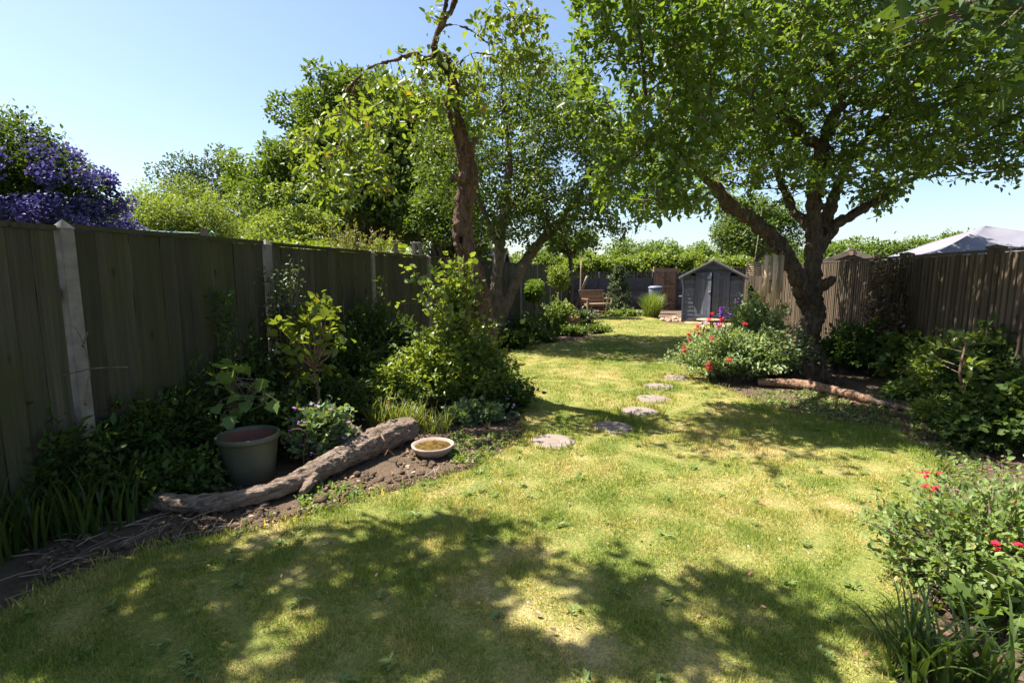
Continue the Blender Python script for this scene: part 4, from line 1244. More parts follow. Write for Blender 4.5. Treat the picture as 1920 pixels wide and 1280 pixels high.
P = np.array(P); D, N = leaf_dirs(len(P), np.array(O) * .6, .0, .1); foliage(ba, P, D, N, rng.uniform(.045, .085, len(P)), NARROW, L_BAMBOO, 'foliage')

# --- far trees and hedge beyond the end of the garden
far = [(900, 470, 26, 1.8, 2.2, 'dark far tree seen between the gnarled trunk and slanting stems'), (985, 468, 27, 1.8, 2.2, 'far tree above the blue-grey roof'), (1040, 462, 27, 1.7, 2.3, 'far tree above the end of the left fence'), (1090, 470, 27, 1.6, 1.9, 'rounded dark tree at the garden end above the bench'), (1180, 455, 29, 1.9, 2.3, 'bushy far tree directly above the conifer'),
       (1255, 448, 30, 2.0, 2.4, 'rounded far tree above the brown gate'), (1330, 452, 31, 2.0, 2.3, 'rounded far tree above the shed ridge'), (1400, 455, 30, 1.7, 2.1, 'far tree seen behind the left limb of the apple tree'),
       (1480, 458, 32, 2.0, 2.1, 'far tree seen past the apple tree trunk'), (1590, 452, 26, 1.9, 2.3, 'bright far tree above the wooden gable roof'), (1665, 452, 27, 1.8, 2.0, 'bright far tree left of the pale tent'),
       (1740, 447, 27, 1.7, 2.1, 'bright far tree rising behind the tent slope'), (1810, 440, 28, 1.6, 2.4, 'tallest bright far tree at the tent peak'), (1900, 450, 28, 1.9, 2.0, 'bright far tree beyond the right end of the tent')]
for u_, v_, Y_, rx_, hz, lab in far:
    a_ = at(u_, v_ + 20, Y_)
    clump_tree('far_tree', lab, Vector((a_.x, Y_, 0)), (a_.x, Y_, a_.z - hz * .33), (rx_, 1.5, hz * .62), 44, .52, 8000, .15, L_FAR, OVATE, trunk=.12, group='trees beyond the garden')
for i, (u_, rx_, zz, lab) in enumerate([(1095, .9, 2.3, 'tangled hedge plant above the fence behind the bench back'), (1150, 1.0, 2.25, 'leafy hedge plant over the trellis behind the conifer'), (1205, 1.0, 2.35, 'yellow-green hedge plant between conifer and gate'),
                                  (1262, 1.1, 2.5, 'yellow-green hedge plant over the gate'), (1320, 1.1, 2.4, 'hedge plant behind the shed roof'), (1395, 1.0, 2.3, 'hedge plant right of the shed')]):
    a_ = at(u_, 500, 22.6)
    clump_tree('hedge_plant', lab, Vector((a_.x, 22.7, 0)), (a_.x, 22.7, 1.75), (rx_, .6, zz - 1.75), 30, .34, 5200, .105, L_HEDGE, BROAD, trunk=.05, group='hedge along the end fence', cat='hedge')
a_ = at(1420, 420, 19.2); GB = Vector((a_.x, 19.2, 0))
clump_tree('elder_tree', 'pale-stemmed leafy tree right of the shed', GB, (a_.x + .2, 19.4, 3.1), (1.7, 1.2, 1.35), 54, .48, 15000, .11, L_MID, OVATE, trunk=.13)
# ================================================================== neighbours' things
print('objects')
# pale tent roof over the right fence
pk = at(1848, 424, 9.4); cF = at(1646, 487, 11.2); cN = at(1746, 478, 8.2); cR = cN + (pk - (cF + cN) * .5) * 2; cR = Vector((cR.x + .6, 7.6, cN.z)); cB = Vector((cF.x + cR.x - cN.x, cF.y + cR.y - cN.y, cF.z))
GZ = Vector((pk.x, pk.y, 0))
gz = thing('garden_tent', 'pale lilac-grey fabric tent roof beyond the slat fence', 'tent', GZ)
cs = [cF, cN, cR, cB]
def tent_panel(a, b):
    n = 10; vs = []; fs = []
    for i in range(n + 1):
        for j in range(n + 1):
            t = i / n; s = j / n
            e = a.lerp(b, s); p = pk.lerp(e, t)
            sag = .11 * math.sin(math.pi * s) * math.sin(math.pi * min(t * .9, 1)) + .05 * mnoise.noise(Vector((p.x * 2, p.y * 2, p.z * 3)))* t
            vs.append(p - Vector((0, 0, sag)))
    for i in range(n):
        for j in range(n):
            fs.append((i * (n + 1) + j, i * (n + 1) + j + 1, (i + 1) * (n + 1) + j + 1, (i + 1) * (n + 1) + j))
    m = MB(); m.add(vs, fs); o = m.build('roof_panel', M_TENT, gz, True); sd = o.modifiers.new('t', 'SOLIDIFY'); sd.thickness = .006
for i in range(4): tent_panel(cs[i], cs[(i + 1) % 4])
for i in range(4):
    a, b = cs[i], cs[(i + 1) % 4]; m = MB()
    n = 12; vs = []
    for j in range(n + 1):
        e = a.lerp(b, j / n); vs += [e - Vector((0, 0, .0)), e - Vector((0, 0, .22 + .03 * math.sin(j * 2.1)))]
    m.add(vs, [(2 * j, 2 * j + 1, 2 * j + 3, 2 * j + 2) for j in range(n)]); m.build('valance', M_TENT, gz, True)
    m = MB(); m.tube([Vector((a.x, a.y, 0)), a - Vector((0, 0, .02))], .025, 8); m.build('pole', M_CONC, gz, True)
# wooden gable roof left of the tent
def gable_hut(name, label, c, rz, hw, dep, ev, ap, wallmat, roofmat):
    t = thing(name, label, 'shed', c, rz)
    m = MB(); m.add([(-hw, 0, 0), (hw, 0, 0), (hw, 0, ev), (0, 0, ap - .03), (-hw, 0, ev)], [(0, 1, 2, 3, 4)])
    m.add([(-hw, dep, 0), (hw, dep, 0), (hw, dep, ev), (0, dep, ap - .03), (-hw, dep, ev)], [(4, 3, 2, 1, 0)])
    m.add([(-hw, 0, 0), (-hw, 0, ev), (-hw, dep, ev), (-hw, dep, 0)], [(0, 1, 2, 3)]); m.add([(hw, 0, 0), (hw, 0, ev), (hw, dep, ev), (hw, dep, 0)], [(3, 2, 1, 0)])
    m.build('wall', wallmat, t, False, False)
    a = math.atan2(ap - ev, hw); rl = (hw + .15) / math.cos(a)
    for sx in (-1, 1):
        M = T(sx * (hw + .15) / 2, dep / 2, ap + .02 - (ap - ev) / hw * (hw + .15) / 2) @ Matrix.Rotation(sx * a, 4, 'Y')
        m = MB(); m.box((0, 0, 0), (rl, dep + .3, .03), M); m.build('roof_panel', roofmat, t, False, False)
        m = MB(); m.box((0, -dep / 2 - .16, -.05), (rl, .025, .09), M); m.build('barge_board', M_OLDROOF, t, False, False)
    m = MB(); m.box((0, dep / 2 - .02, ap + .035), (.1, dep + .34, .04)); m.build('ridge_cap', M_OLDROOF, t, False, False)
    m = MB(); m.box((0, -.17, ap - .03), (.07, .03, .17)); m.build('finial', M_BRICKRED, t, False, False)
    return t
g_ = at(1596, 470, 12.5); gable_hut('summer_house', 'brown wooden hut roof peeping over the slat fence', (g_.x, 12.5, 0), R(-30), .75, 2.0, g_.z - .32, g_.z, M_OLDROOF, M_OLDROOF)
g_ = at(968, 468, 19.0); gable_hut('neighbour_shed', 'blue-grey roofed shed beyond the left fence behind the slanting stems', (g_.x - .5, 19, 0), R(78), 1.0, 2.6, g_.z - .75, g_.z, M_DARKFENCE, M_TILE)
for u_, v_, w_, lab in ((742, 455, .10, 'short capped grey timber post behind the left fence'), (782, 458, .09, 'pair of weathered posts rising behind the left fence near the gnarled trunk')):
    q = at(u_, v_, 9.9); t = thing('timber_post', lab, 'post', (q.x, 9.9, 0))
    for dx in ((0,) if u_ < 760 else (-.05, .05)):
        boxo('upright', (q.x + dx * 1.2, 9.9, q.z / 2), (w_ * .7, .08, q.z), M_OLDROOF, t, True, .006)
    boxo('cap', (q.x, 9.9, q.z + .02), (w_ * 1.8, .12, .03), M_OLDROOF, t, True, .006)
# washing line
pA = at(160, 413, 7.6); pB = at(383, 437, 7.6)
t = thing('line_post', 'short wooden post holding the washing line', 'post', (pB.x, pB.y, 0)); boxo('upright', (pB.x, pB.y, (pB.z + .06) / 2), (.075, .075, pB.z + .06), M_OLDROOF, t)
m = MB(); q = pB + Vector((.10, 0, -.03)); m.tube([q + Vector((0, -.05, 0)), q + Vector((.04, -.05, .05)), q + Vector((.09, -.05, .0)), q + Vector((.07, -.05, -.09))], .012, 6); m.build('line_coil', M_LINE, t, True)
t = thing('washing_line', 'green plastic washing line strung above the left fence', 'washing line', pA)
pts_ = [pA.lerp(pB, s / 10) - Vector((0, 0, .05 * math.sin(math.pi * s / 10))) for s in range(11)]
m = MB(); m.tube(pts_, .0055, 5); m.build('cord', M_LINE, t, True)
for s, mt_, lab in ((.22, M_PEGB, 'blue clothes peg nearest the violet-blue shrub'), (.37, M_PEGB, 'blue clothes peg next to the row of white pegs'), (.53, M_PEGW, 'first white clothes peg after the blue ones'), (.60, M_PEGW, 'second white clothes peg on the line'),
                   (.67, M_PEGW, 'third white clothes peg on the line'), (.72, M_PEGB, 'teal-blue clothes peg between white pegs'), (.76, M_PEGW, 'white clothes peg tipped sideways near the line post')):
    f = s * 10; i0 = int(f); q = pts_[i0].lerp(pts_[i0 + 1], f - i0); pg = thing('clothes_peg', lab, 'peg', q, 0, 'pegs on the washing line')
    for dx in (-.008, .008):
        m = MB(); m.box((q.x + dx, q.y - .005, q.z - .02), (.009, .014, .085)); m.build('jaw', mt_, pg)

# ================================================================== far end of the garden
bn = thing('garden_bench', 'wooden slatted garden bench with arms at the end of the lawn', 'bench', gnd(1117, 590), R(24))
def bbox(nm, c, s, rot=None):
    m = MB(); m.box((0, 0, 0) if rot else c, s, T(*c) @ rot if rot else None); return m.build(nm, M_BENCH, bn, False, False, None, .004)
for sx in (-1, 1):
    bbox('front_leg', (sx * .53, -.26, .30), (.065, .065, .60)); bbox('back_leg', (sx * .53, .26, .42), (.06, .06, .84), Matrix.Rotation(R(-8), 4, 'X'))
    bbox('arm_rest', (sx * .53, -.04, .61), (.09, .58, .035)); bbox('side_rail', (sx * .53, 0, .38), (.04, .5, .07))
for j in range(5): bbox('seat_slat', (0, -.24 + j * .112, .425), (1.1, .095, .024))
for j in range(6): bbox('back_slat', (0, .24 + .012 * j, .47 + j * .072), (1.03, .022, .062), Matrix.Rotation(R(-8), 4, 'X'))
bbox('front_rail', (0, -.25, .38), (1.0, .03, .07)); bbox('top_rail', (0, .325, .90), (1.12, .045, .06))
q = gnd(1228, 575); q = Vector((q.x, 19.6, 0)); q.x = at(1229, 540, 19.6).x
t = thing('water_butt', 'blue-grey lidded plastic bin in front of the gate', 'bin', q)
m = MB(); m.lathe([(.001, 0), (.2, 0), (.25, .9), (.25, .98), (.001, .98)], 24, q); m.build('body', M_BIN, t, True)
m = MB(); m.lathe([(.27, .985), (.275, 1.03), (.2, 1.07), (.001, 1.08)], 24, q); m.build('lid', M_BIN, t, True)
# leaning poles
for u0, u1, v0, v1, lab in ((1087, 1101, 556, 518, 'stout sawn post leaning behind the bench'), (1088, 1090, 560, 488, 'slim upright pole between bench and dark trunk')):
    a = at(u0, v0, 19.6); b = at(u1, v1, 19.8); a2 = a + (a - b) * (a.z / (b.z - a.z)); a2.z = 0
    m = MB(); p, r = smooth_path([a2, a, b], [.05 if u1 > 1095 else .03] * 3, 3); m.tube(p, r, 8, True, .06); o = m.build('leaning_pole', M_POLE, None, True); tag(o, lab, 'pole')
# ivy-clad dark trunk at the fence end
a = at(1068, 590, 17.6)
clump_tree('ivy_tree', 'slim dark ivy-clad trunk at the end of the left fence', Vector((a.x, 17.6, 0)), (a.x, 17.7, 2.6), (.9, .6, .7), 22, .3, 3600, .085, L_MID, BROAD, trunk=.10, bark=M_BARK_R)
# conifer
a = at(1160, 560, 19.2); CF = Vector((a.x, 19.2, 0)); ctop = at(1163, 497, 19.2).z
cf = thing('young_conifer', 'young blue-green conifer in front of the dark low fence', 'conifer', CF)
m = MB(); m.tube([CF, CF + Vector((0, 0, ctop))], [.04, .008], 6); m.build('trunk', M_BARK_G, cf, True)
P = []; O = []; m = MB()
for i in range(170):
    z = random.uniform(.08, .97); r = .62 * (1 - z) ** .7 * random.uniform(.6, 1.05) + .05; an = random.uniform(0, 6.28); d = Vector((math.cos(an), math.sin(an), .25))
    b0 = CF + Vector((0, 0, z * ctop)); b1 = b0 + d * r; m.tube([b0, b1], [.008, .003], 3, False)
    for q in range(26):
        p = b0.lerp(b1, random.uniform(.25, 1)); P.append(tuple(p + Vector((random.gauss(0, .03), random.gauss(0, .03), random.gauss(0, .03))))); O.append(tuple(d))
m.build('limbs', M_TWIG, cf); P = np.array(P); D, N = leaf_dirs(len(P), np.array(O), .1); foliage(cf, P, D, N, rng.uniform(.05, .1, len(P)), LANCE, L_BLUEGREEN, 'foliage')
q = gnd(1229, 598)
strap_clump('fennel_bush', 'feathery upright bright green bush beside the shed', 'shrub', q + Vector((0, .5, 0)), 1000, .95, .016, L_SALV, spread=.95, basew=.22, bend=.35)
bush('low_herb', 'low green ground plants between bench and feathery bush', 'plant', at(1175, 583, 18.2) * 1, .75, .4, .26, 120, 22, .07, BROAD, L_SALV, low=.1)
bpy.data.objects['low_herb'].location.z = 0
q = gnd(1250, 600)
rb = gnd(1262, 600)
for i in range(26):
    p = Vector((rb.x + random.uniform(-.45, .18), rb.y + random.uniform(-.55, .5), 0)); a = random.uniform(.5, 1.2); s = random.uniform(.06, .14)
    m = MB(); m.box((0, 0, 0), (s * 1.4, s, s * .7)); me = m.mesh('rubble'); o = add('rubble_stone', me, M_BRICKRED); o.location = p + Vector((0, 0, s * .3)); o.rotation_euler = (random.uniform(-.4, .4), random.uniform(-.4, .4), random.uniform(0, 6))
    bv = o.modifiers.new('b', 'BEVEL'); bv.width = .012; bv.segments = 2
    tag(o, 'broken pinkish stone in the rubble heap at the shed corner', 'stone', 'rubble heap beside the shed')
for i in range(9):
    a = at(1135 + random.uniform(-12, 50), 573, 19.3 + random.uniform(-.3, .6)); a.z = .05 + random.uniform(0, .16); an = random.gauss(0, .5); l = random.uniform(.4, .9); d = Vector((math.cos(an), math.sin(an), random.uniform(-.1, .2))) * l
    m = MB(); m.tube([a - d * .5, a, a + d * .5], [.035, .04, .03], 7, True, .15); o = m.build('cut_branch', M_REDLOG, None, True); tag(o, 'short cut reddish branch in the pile right of the bench', 'branch', 'cut branches piled right of the bench')
# round table in front of the shed
q = at(1329, 598, 13.4)
t = thing('round_table', 'low round pale wooden table in front of the shed doors', 'table', (q.x, q.y, 0))
m = MB(); m.lathe([(.001, q.z - .03), (.30, q.z - .03), (.32, q.z - .01), (.30, q.z), (.001, q.z)], 28, (q.x, q.y, 0)); m.build('table_top', M_POLE, t, True)
for an in (.5, 2.6, 4.7):
    m = MB(); m.tube([(q.x + .22 * math.cos(an), q.y + .22 * math.sin(an), 0), (q.x + .12 * math.cos(an), q.y + .12 * math.sin(an), q.z - .02)], .02, 6); m.build('leg', M_POLE, t, True)
# planter box
q = gnd(1061, 621)
t = thing('planter_box', 'square terracotta-brown planter box by the left bed', 'planter', q, R(15))
for x, y, sx, sy in ((0, -.24, .52, .04), (0, .24, .52, .04), (-.24, 0, .04, .44), (.24, 0, .04, .44)):
    boxo('side', (x, y, .20), (sx, sy, .36), M_TERRA, t, False, .006)
for x in (-.25, .25):
    for y in (-.25, .25): boxo('corner_post', (x, y, .205), (.06, .06, .41), M_TERRA, t, False, .005)
boxo('soil', (0, 0, .30), (.44, .44, .05), M_POTSOIL, t, False)
bush('planter_plant', 'bright leafy plant growing out of the planter box', 'plant', q + Vector((-.1, 0, .33)), .35, .3, .45, 50, 18, .07, BROAD, L_HEDGE, low=.2)
# lollipop shrubs
for u_, v_, Y_, r_, lab in ((1001, 545, 12.8, .27, 'small clipped dark ball shrub on a stem against the left fence'), (1046, 522, 14.6, .36, 'bright clipped oval shrub on a stem against the left fence')):
    c = at(u_, v_, Y_); t = thing('lollipop_shrub', lab, 'shrub', (c.x, Y_, 0))
    m = MB(); m.tube([(c.x, Y_, 0), (c.x + .03, Y_, c.z * .5), c], [.03, .025, .02], 7); m.build('stem', M_BARK_G, t, True)
    bl = [(np.array(c) + rand_unit(1)[0] * np.array([r_, r_, r_ * 1.2]) * .6, (r_ * .5,) * 3) for i in range(14)]
    P, O = ball_cloud(bl, 2200); D, N = leaf_dirs(len(P), O, .2); foliage(t, P, D, N, rng.uniform(.04, .08, len(P)), OVATE, L_HEDGE if r_ > .3 else L_APPLE, 'foliage')
far_bed = [(1040, 600, 13.2, .55, .9, 'leafy shrub behind the planter box', L_SALV), (985, 620, 11.6, .6, .6, 'dark low shrub in the bed at the foot of the slanting stems', L_SHADE), (1095, 612, 14.0, .4, .6, 'blue-green plant right of the planter box', L_BLUEGREEN),
           (960, 640, 10.2, .6, .45, 'dark ground plant between slanting stems and lawn', L_SHADE), (1070, 632, 12.6, .55, .22, 'low leafy edging plant in front of the planter box', L_MID), (1115, 628, 13.2, .45, .2, 'low leafy edging plant right of the planter box corner', L_MID), (1010, 642, 11.2, .4, .2, 'low edging plant at the corner of the far bed', L_SHADE)]
for u_, v_, Y_, r_, h_, lab, mt_ in far_bed:
    c = at(u_, v_, Y_); bush('bed_plant', lab, 'plant', (c.x, Y_, 0), r_, r_ * .8, h_, 110, 20, .075, OVATE, mt_, low=.15)

# ================================================================== right-hand bed
# wind chime hung from the left limb
q = at(1452, 470, 6.75)
wc = thing('wind_chime', 'large bamboo wind chime hanging from the apple tree limb', 'wind chime', q)
m = MB(); m.lathe([(.001, .03), (.13, .03), (.14, .015), (.13, 0), (.001, 0)], 24, q); m.build('top_disc', M_BARK_R, wc, True)
for i in range(6):
    an = i * 1.047 + .3; x = q.x + .105 * math.cos(an); y = q.y + .09 * math.sin(an); zt = q.z - .06; l = [.58, .50, .62, .54, .66, .48][i]
    m = MB(); m.tube([(x, y, zt), (x, y, zt - l * .45), (x + .003, y, zt - l * .46), (x, y, zt - l)], [.026, .0255, .028, .0245], 12); o = m.build('tube', M_BAMBOO, wc, True)
    m = MB(); m.tube([(x, y, zt), (x, y, q.z)], .0025, 4); m.build('string', M_STRAW, o)
m = MB(); m.tube([q + Vector((0, 0, .02)), at(1450, 436, 6.95)], .004, 5); m.build('cord', M_STRAW, wc)
m = MB(); m.tube([q - Vector((0, 0, 0)), q - Vector((0, 0, .75))], .003, 4); m.build('clapper_string', M_STRAW, wc)
m = MB(); m.lathe([(.001, 0), (.035, .005), (.035, .02), (.001, .025)], 14, q - Vector((0, 0, .40))); m.build('clapper', M_BARK_R, wc, True)
# hanging wicker feeder
q = at(1413, 516, 9.0)
t = thing('wicker_feeder', 'small woven pale wicker basket hanging by the shed', 'basket', q)
for j in range(7):
    z = q.z + j * .036; r = .115
    m = MB(); ring = [(q.x + r * math.cos(a), q.y + r * math.sin(a), z) for a in np.linspace(0, 6.2832, 19)]; m.tube(ring, .013, 6, False); m.build('band', M_BAMBOO, t, True)
for a in np.linspace(0, 6.28, 7)[:-1]:
    m = MB(); m.tube([(q.x + .115 * math.cos(a), q.y + .115 * math.sin(a), q.z - .01), (q.x + .115 * math.cos(a), q.y + .115 * math.sin(a), q.z + .23)], .006, 5); m.build('stake', M_BAMBOO, t, True)
m = MB(); m.tube([q + Vector((0, 0, .22)), q + Vector((0, 0, .22)).lerp(at(1435, 428, 8.4), 1.0)], .003, 4); m.build('cord', M_STRAW, t)
# valerian
VB = gnd(1405, 722); VB.y += .35
t, P, O = bush('valerian_bush', 'big pale green bush with crimson flower heads beside the last stepping stone', 'shrub', VB, .98, .6, .80, 640, 36, .062, LANCE, L_VAL, pick=60, low=.2)
t2, _, _ = bush('valerian_bush', 'tall leafy shrub growing up under the wind chime', 'shrub', VB + Vector((.55, .7, 0)), .5, .45, 1.2, 340, 30, .075, LANCE, L_VAL, pick=30, low=.2)
heads = [(1292, 628, 6.6), (1294, 637, 6.6), (1283, 652, 6.55), (1284, 660, 6.55), (1305, 618, 6.8), (1311, 626, 6.8), (1330, 600, 6.9), (1352, 600, 6.9), (1348, 612, 6.9), (1336, 634, 6.6), (1397, 608, 7.0), (1328, 684, 6.2), (1330, 692, 6.2), (1366, 676, 6.2), (1470, 575, 7.2), (1335, 590, 7.0), (1309, 612, 6.8)]
for u_, v_, Y_ in heads:
    p = at(u_, v_, Y_); flower_head(t, p, .030, P_RED, 30, 'flower_head', BROAD, .3)
    m = MB(); m.tube([p, p.lerp(VB + Vector((0, 0, .3)), .5) + Vector((0, 0, -.05))], .003, 3, False); m.build('flower_stalk', M_TWIG, t)
# irises
ib = at(1352, 640, 7.55); ib.z = 0
it = strap_clump('iris_clump', 'purple and lilac irises standing in front of the shed', 'iris', ib, 34, .7, .022, L_STRAP, spread=.4, basew=.28, bend=.3)
for u_, v_, mt_ in ((1356, 577, P_PURP), (1352, 586, P_PURP), (1364, 590, P_PURP), (1353, 592, P_PURP), (1363, 597, P_PURP), (1322, 604, P_LILAC), (1320, 612, P_LILAC), (1345, 607, P_PURP), (1353, 619, P_LILAC), (1388, 557, P_PURP), (1383, 568, P_PURP)):
    p = at(u_, v_, 7.3); fl = flower_head(it, p, .055, mt_, 7, 'flower', BROAD, .1)
    m = MB(); m.tube([p, Vector((p.x + random.uniform(-.06, .06), 7.45, 0))], [.004, .005], 4, False); m.build('stalk', L_STRAP, it)
# reddish fallen branch
lg = [gnd(1420, 716, .06), gnd(1475, 718, .07), gnd(1520, 723, .07), gnd(1580, 737, .065), gnd(1640, 749, .06)]
t = thing('fallen_branch', 'long reddish bare branch lying along the right bed edge', 'branch', lg[0] * 1); t.location.z = 0
solid('trunk', [(lg, [.05, .062, .07, .06, .062])], M_REDLOG, t, .015, .02, .06)
lg = [gnd(1634, 753, .045), gnd(1672, 760, .04), gnd(1712, 770, .03)]
t = thing('rotten_branch', 'dark shorter branch butted on to the reddish fallen one', 'branch', lg[0] * 1); t.location.z = 0
solid('trunk', [(lg, [.045, .04, .022])], M_BARK_G, t, .014, .02, .06)
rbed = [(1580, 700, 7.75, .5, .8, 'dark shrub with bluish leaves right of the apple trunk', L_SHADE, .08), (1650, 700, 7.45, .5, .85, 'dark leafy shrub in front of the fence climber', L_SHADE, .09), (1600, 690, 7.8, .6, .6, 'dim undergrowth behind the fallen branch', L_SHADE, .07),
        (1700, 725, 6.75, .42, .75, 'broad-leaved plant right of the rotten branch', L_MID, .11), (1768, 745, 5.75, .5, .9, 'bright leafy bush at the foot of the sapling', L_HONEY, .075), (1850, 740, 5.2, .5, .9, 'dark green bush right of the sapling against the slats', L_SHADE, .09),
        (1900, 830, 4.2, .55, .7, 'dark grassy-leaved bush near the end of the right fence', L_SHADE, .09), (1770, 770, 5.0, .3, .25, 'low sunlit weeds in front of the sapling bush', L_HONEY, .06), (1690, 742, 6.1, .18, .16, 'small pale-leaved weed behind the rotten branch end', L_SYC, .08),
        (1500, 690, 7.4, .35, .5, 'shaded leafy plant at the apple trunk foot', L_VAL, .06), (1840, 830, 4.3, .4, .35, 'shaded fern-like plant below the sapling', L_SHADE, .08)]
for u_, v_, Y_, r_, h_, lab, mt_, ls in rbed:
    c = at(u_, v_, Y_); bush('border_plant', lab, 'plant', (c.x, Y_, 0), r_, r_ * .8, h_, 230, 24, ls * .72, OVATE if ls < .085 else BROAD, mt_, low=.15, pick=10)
# climber on the right fence
c = R_N * 3.6 + R_A * 8.45
ft = thing('fence_climber', 'dark reddish-leaved climber covering a post of the slat fence', 'climber', (c.x, c.y, 0))
P = []; m = MB()
for i in range(60):
    tip = c + R_A * random.gauss(.1, .34) + Vector((0, 0, random.uniform(.6, 1.98))) - R_N * random.uniform(.02, .22)
    b = c - R_N * .1 + R_A * random.uniform(-.1, .1); m.tube([b, b.lerp(tip, .6), tip], [.008, .005, .002], 4, False)
    for q in range(34): P.append(tuple(b.lerp(tip, random.uniform(.25, 1)) + Vector((random.gauss(0, .05), random.gauss(0, .05), random.gauss(0, .06)))))
m.build('stems', M_TWIG, ft); P = np.array(P); D, N = leaf_dirs(len(P), None, 0, .1); foliage(ft, P, D, N, rng.uniform(.04, .08, len(P)), BROAD, L_RUST, 'foliage')
# sapling
b = gnd(1808, 822)
sp = thing('sapling', 'slender young tree with a reddish stem before the slat fence', 'tree', b)
top_ = at(1812, 640, 4.5); m = MB(); p, r = smooth_path([b, at(1812, 760, 4.45), at(1800, 700, 4.45), top_], [.022, .017, .012, .006], 5); m.tube(p, r, 7); m.build('stem', M_REDLOG, sp, True)
P = []; O = []; m = MB()
for i in range(22):
    s = random.uniform(.35, .98); p0 = p[int(s * (len(p) - 1))]; an = random.uniform(0, 6.28); d = Vector((math.cos(an), math.sin(an), random.uniform(.1, .7))); l = random.uniform(.15, .42); m.tube([p0, p0 + d * l], [.005, .002], 4, False)
    for q in range(9): P.append(tuple(p0 + d * l * random.uniform(.3, 1))); O.append(tuple(d))
m.build('twigs', M_TWIG, sp); P = np.array(P); D, N = leaf_dirs(len(P), np.array(O), .1, .1); foliage(sp, P, D, N, rng.uniform(.05, .09, len(P)), OVATE, L_HONEY, 'foliage', pick=60)
# salvia
SB = gnd(1850, 1110)
t, P, O = bush('salvia_bush', 'loose light green bush with scarlet flowers at the lawn edge', 'shrub', SB, .50, .50, .60, 330, 26, .036, OVATE, L_SALV, pick=80, low=.15, lump=.5, jitter=.02, stemr=.003)
for u_, v_, Y_ in ((1735, 886, 2.55), (1733, 911, 2.5), (1745, 922, 2.5), (1752, 917, 2.5), (1750, 933, 2.45), (1763, 888, 2.7), (1777, 964, 2.35), (1782, 972, 2.35), (1866, 1020, 2.05), (1869, 1028, 2.05), (1911, 1021, 2.0), (1738, 893, 2.55), (1905, 940, 2.2)):
    p = at(u_, v_, Y_); flower_head(t, p, .023, P_SCAR, 6, 'flower', ROUND, .1); m = MB(); m.tube([p, p.lerp(SB + Vector((0, 0, .2)), .35)], .0018, 3, False); m.build('flower_stalk', M_TWIG, t)
bush('salvia_seedling', 'small leafy weeds between the scarlet-flowered bush and the lawn', 'plant', gnd(1735, 1090), .22, .2, .13, 60, 14, .03, OVATE, L_SALV, low=.1, pick=10)
bush('hellebore', 'large-leaved plant below the scarlet-flowered bush', 'plant', gnd(1880, 1190), .26, .22, .28, 40, 9, .06, LOBED, L_MID, low=.4, pick=40)
strap_clump('agapanthus', 'dark green strap-leaved clump in the near right corner', 'plant', gnd(1730, 1275), 90, .36, .015, L_STRAP, spread=1.25, pick=50, basew=.10, bend=.75)
strap_clump('agapanthus', 'smaller strap-leaved clump in the corner behind the dark green one', 'plant', gnd(1850, 1290), 45, .38, .017, L_STRAP, spread=1.1, pick=20, basew=.08, bend=.7)

# ================================================================== left-hand bed
# log
LG = [(140, 912, .06, .05), (215, 925, .06, .06), (300, 940, .06, .066), (390, 943, .065, .068), (480, 928, .07, .068), (560, 900, .075, .076), (620, 870, .09, .09), (680, 840, .10, .10), (730, 816, .11, .105), (768, 801, .115, .095)]
lp = [gnd(u, v, z) for u, v, z, r in LG]
t = thing('weathered_log', 'long weathered split log with a side stump lying along the left bed', 'log', Vector((lp[5].x, lp[5].y, 0)))
st = [gnd(690, 838, .11), gnd(668, 816, .15), gnd(645, 797, .21), gnd(636, 788, .24)]
st2 = [gnd(590, 893, .08), gnd(566, 925, .04), gnd(545, 948, .02)]
st3 = [gnd(700, 830, .14), gnd(720, 822, .18), gnd(700, 818, .2)]
solid('trunk', [(lp, [q[3] * f for q, f in zip(LG, (.85, .85, .85, .85, .86, .9, .98, 1.08, 1.15, 1.22))]), (st, [.07, .06, .05, .042]), (st2[:2], [.045, .022]), ([lp[5] + Vector((0, 0, .05)), lp[7] + Vector((-.02, .02, .06)), lp[9] + Vector((.02, .03, .05))], [.03, .045, .04]), ([lp[6] + Vector((.03, -.05, -.02)), lp[8] + Vector((.04, -.05, -.02)), lp[9] + Vector((.05, -.03, -.03))], [.03, .05, .045])], M_LOG, t, .010, .028, .05, None, 1)
m = MB(); p, r = smooth_path([gnd(715, 815, .24), gnd(722, 828, .2), gnd(730, 845, .10), gnd(742, 855, .03)], [.008, .007, .006, .003], 4); m.tube(p, r, 5); m.tube([gnd(728, 843, .10), gnd(720, 856, .03)], [.005, .003], 4); m.build('twig', M_REDLOG, t, True)
# pot
pb = gnd(471, 897); PB = Vector((pb.x, pb.y, 0)); PS = 1.0
pot = thing('garden_pot', 'large olive-grey round plant pot behind the log', 'pot', PB)
m = MB(); m.lathe([(.001, 0), (.165, 0), (.172, .01), (.196, .19), (.212, .320), (.216, .327), (.226, .330), (.232, .343), (.231, .362), (.222, .372), (.210, .370), (.202, .355), (.200, .33)], 56, PB); m.build('body', M_POT, pot, True)
m = MB(); m.lathe([(.2005, .345), (.198, .32), (.187, .22), (.185, .20)], 56, PB); m.build('inner_wall', M_POTIN, pot, True)
m = MB(); m.lathe([(.192, .252), (.15, .262), (.08, .267), (.001, .262)], 32, PB, .05); m.build('soil', M_POTSOIL, pot, True)
pot.scale = (.94, .94, .94)
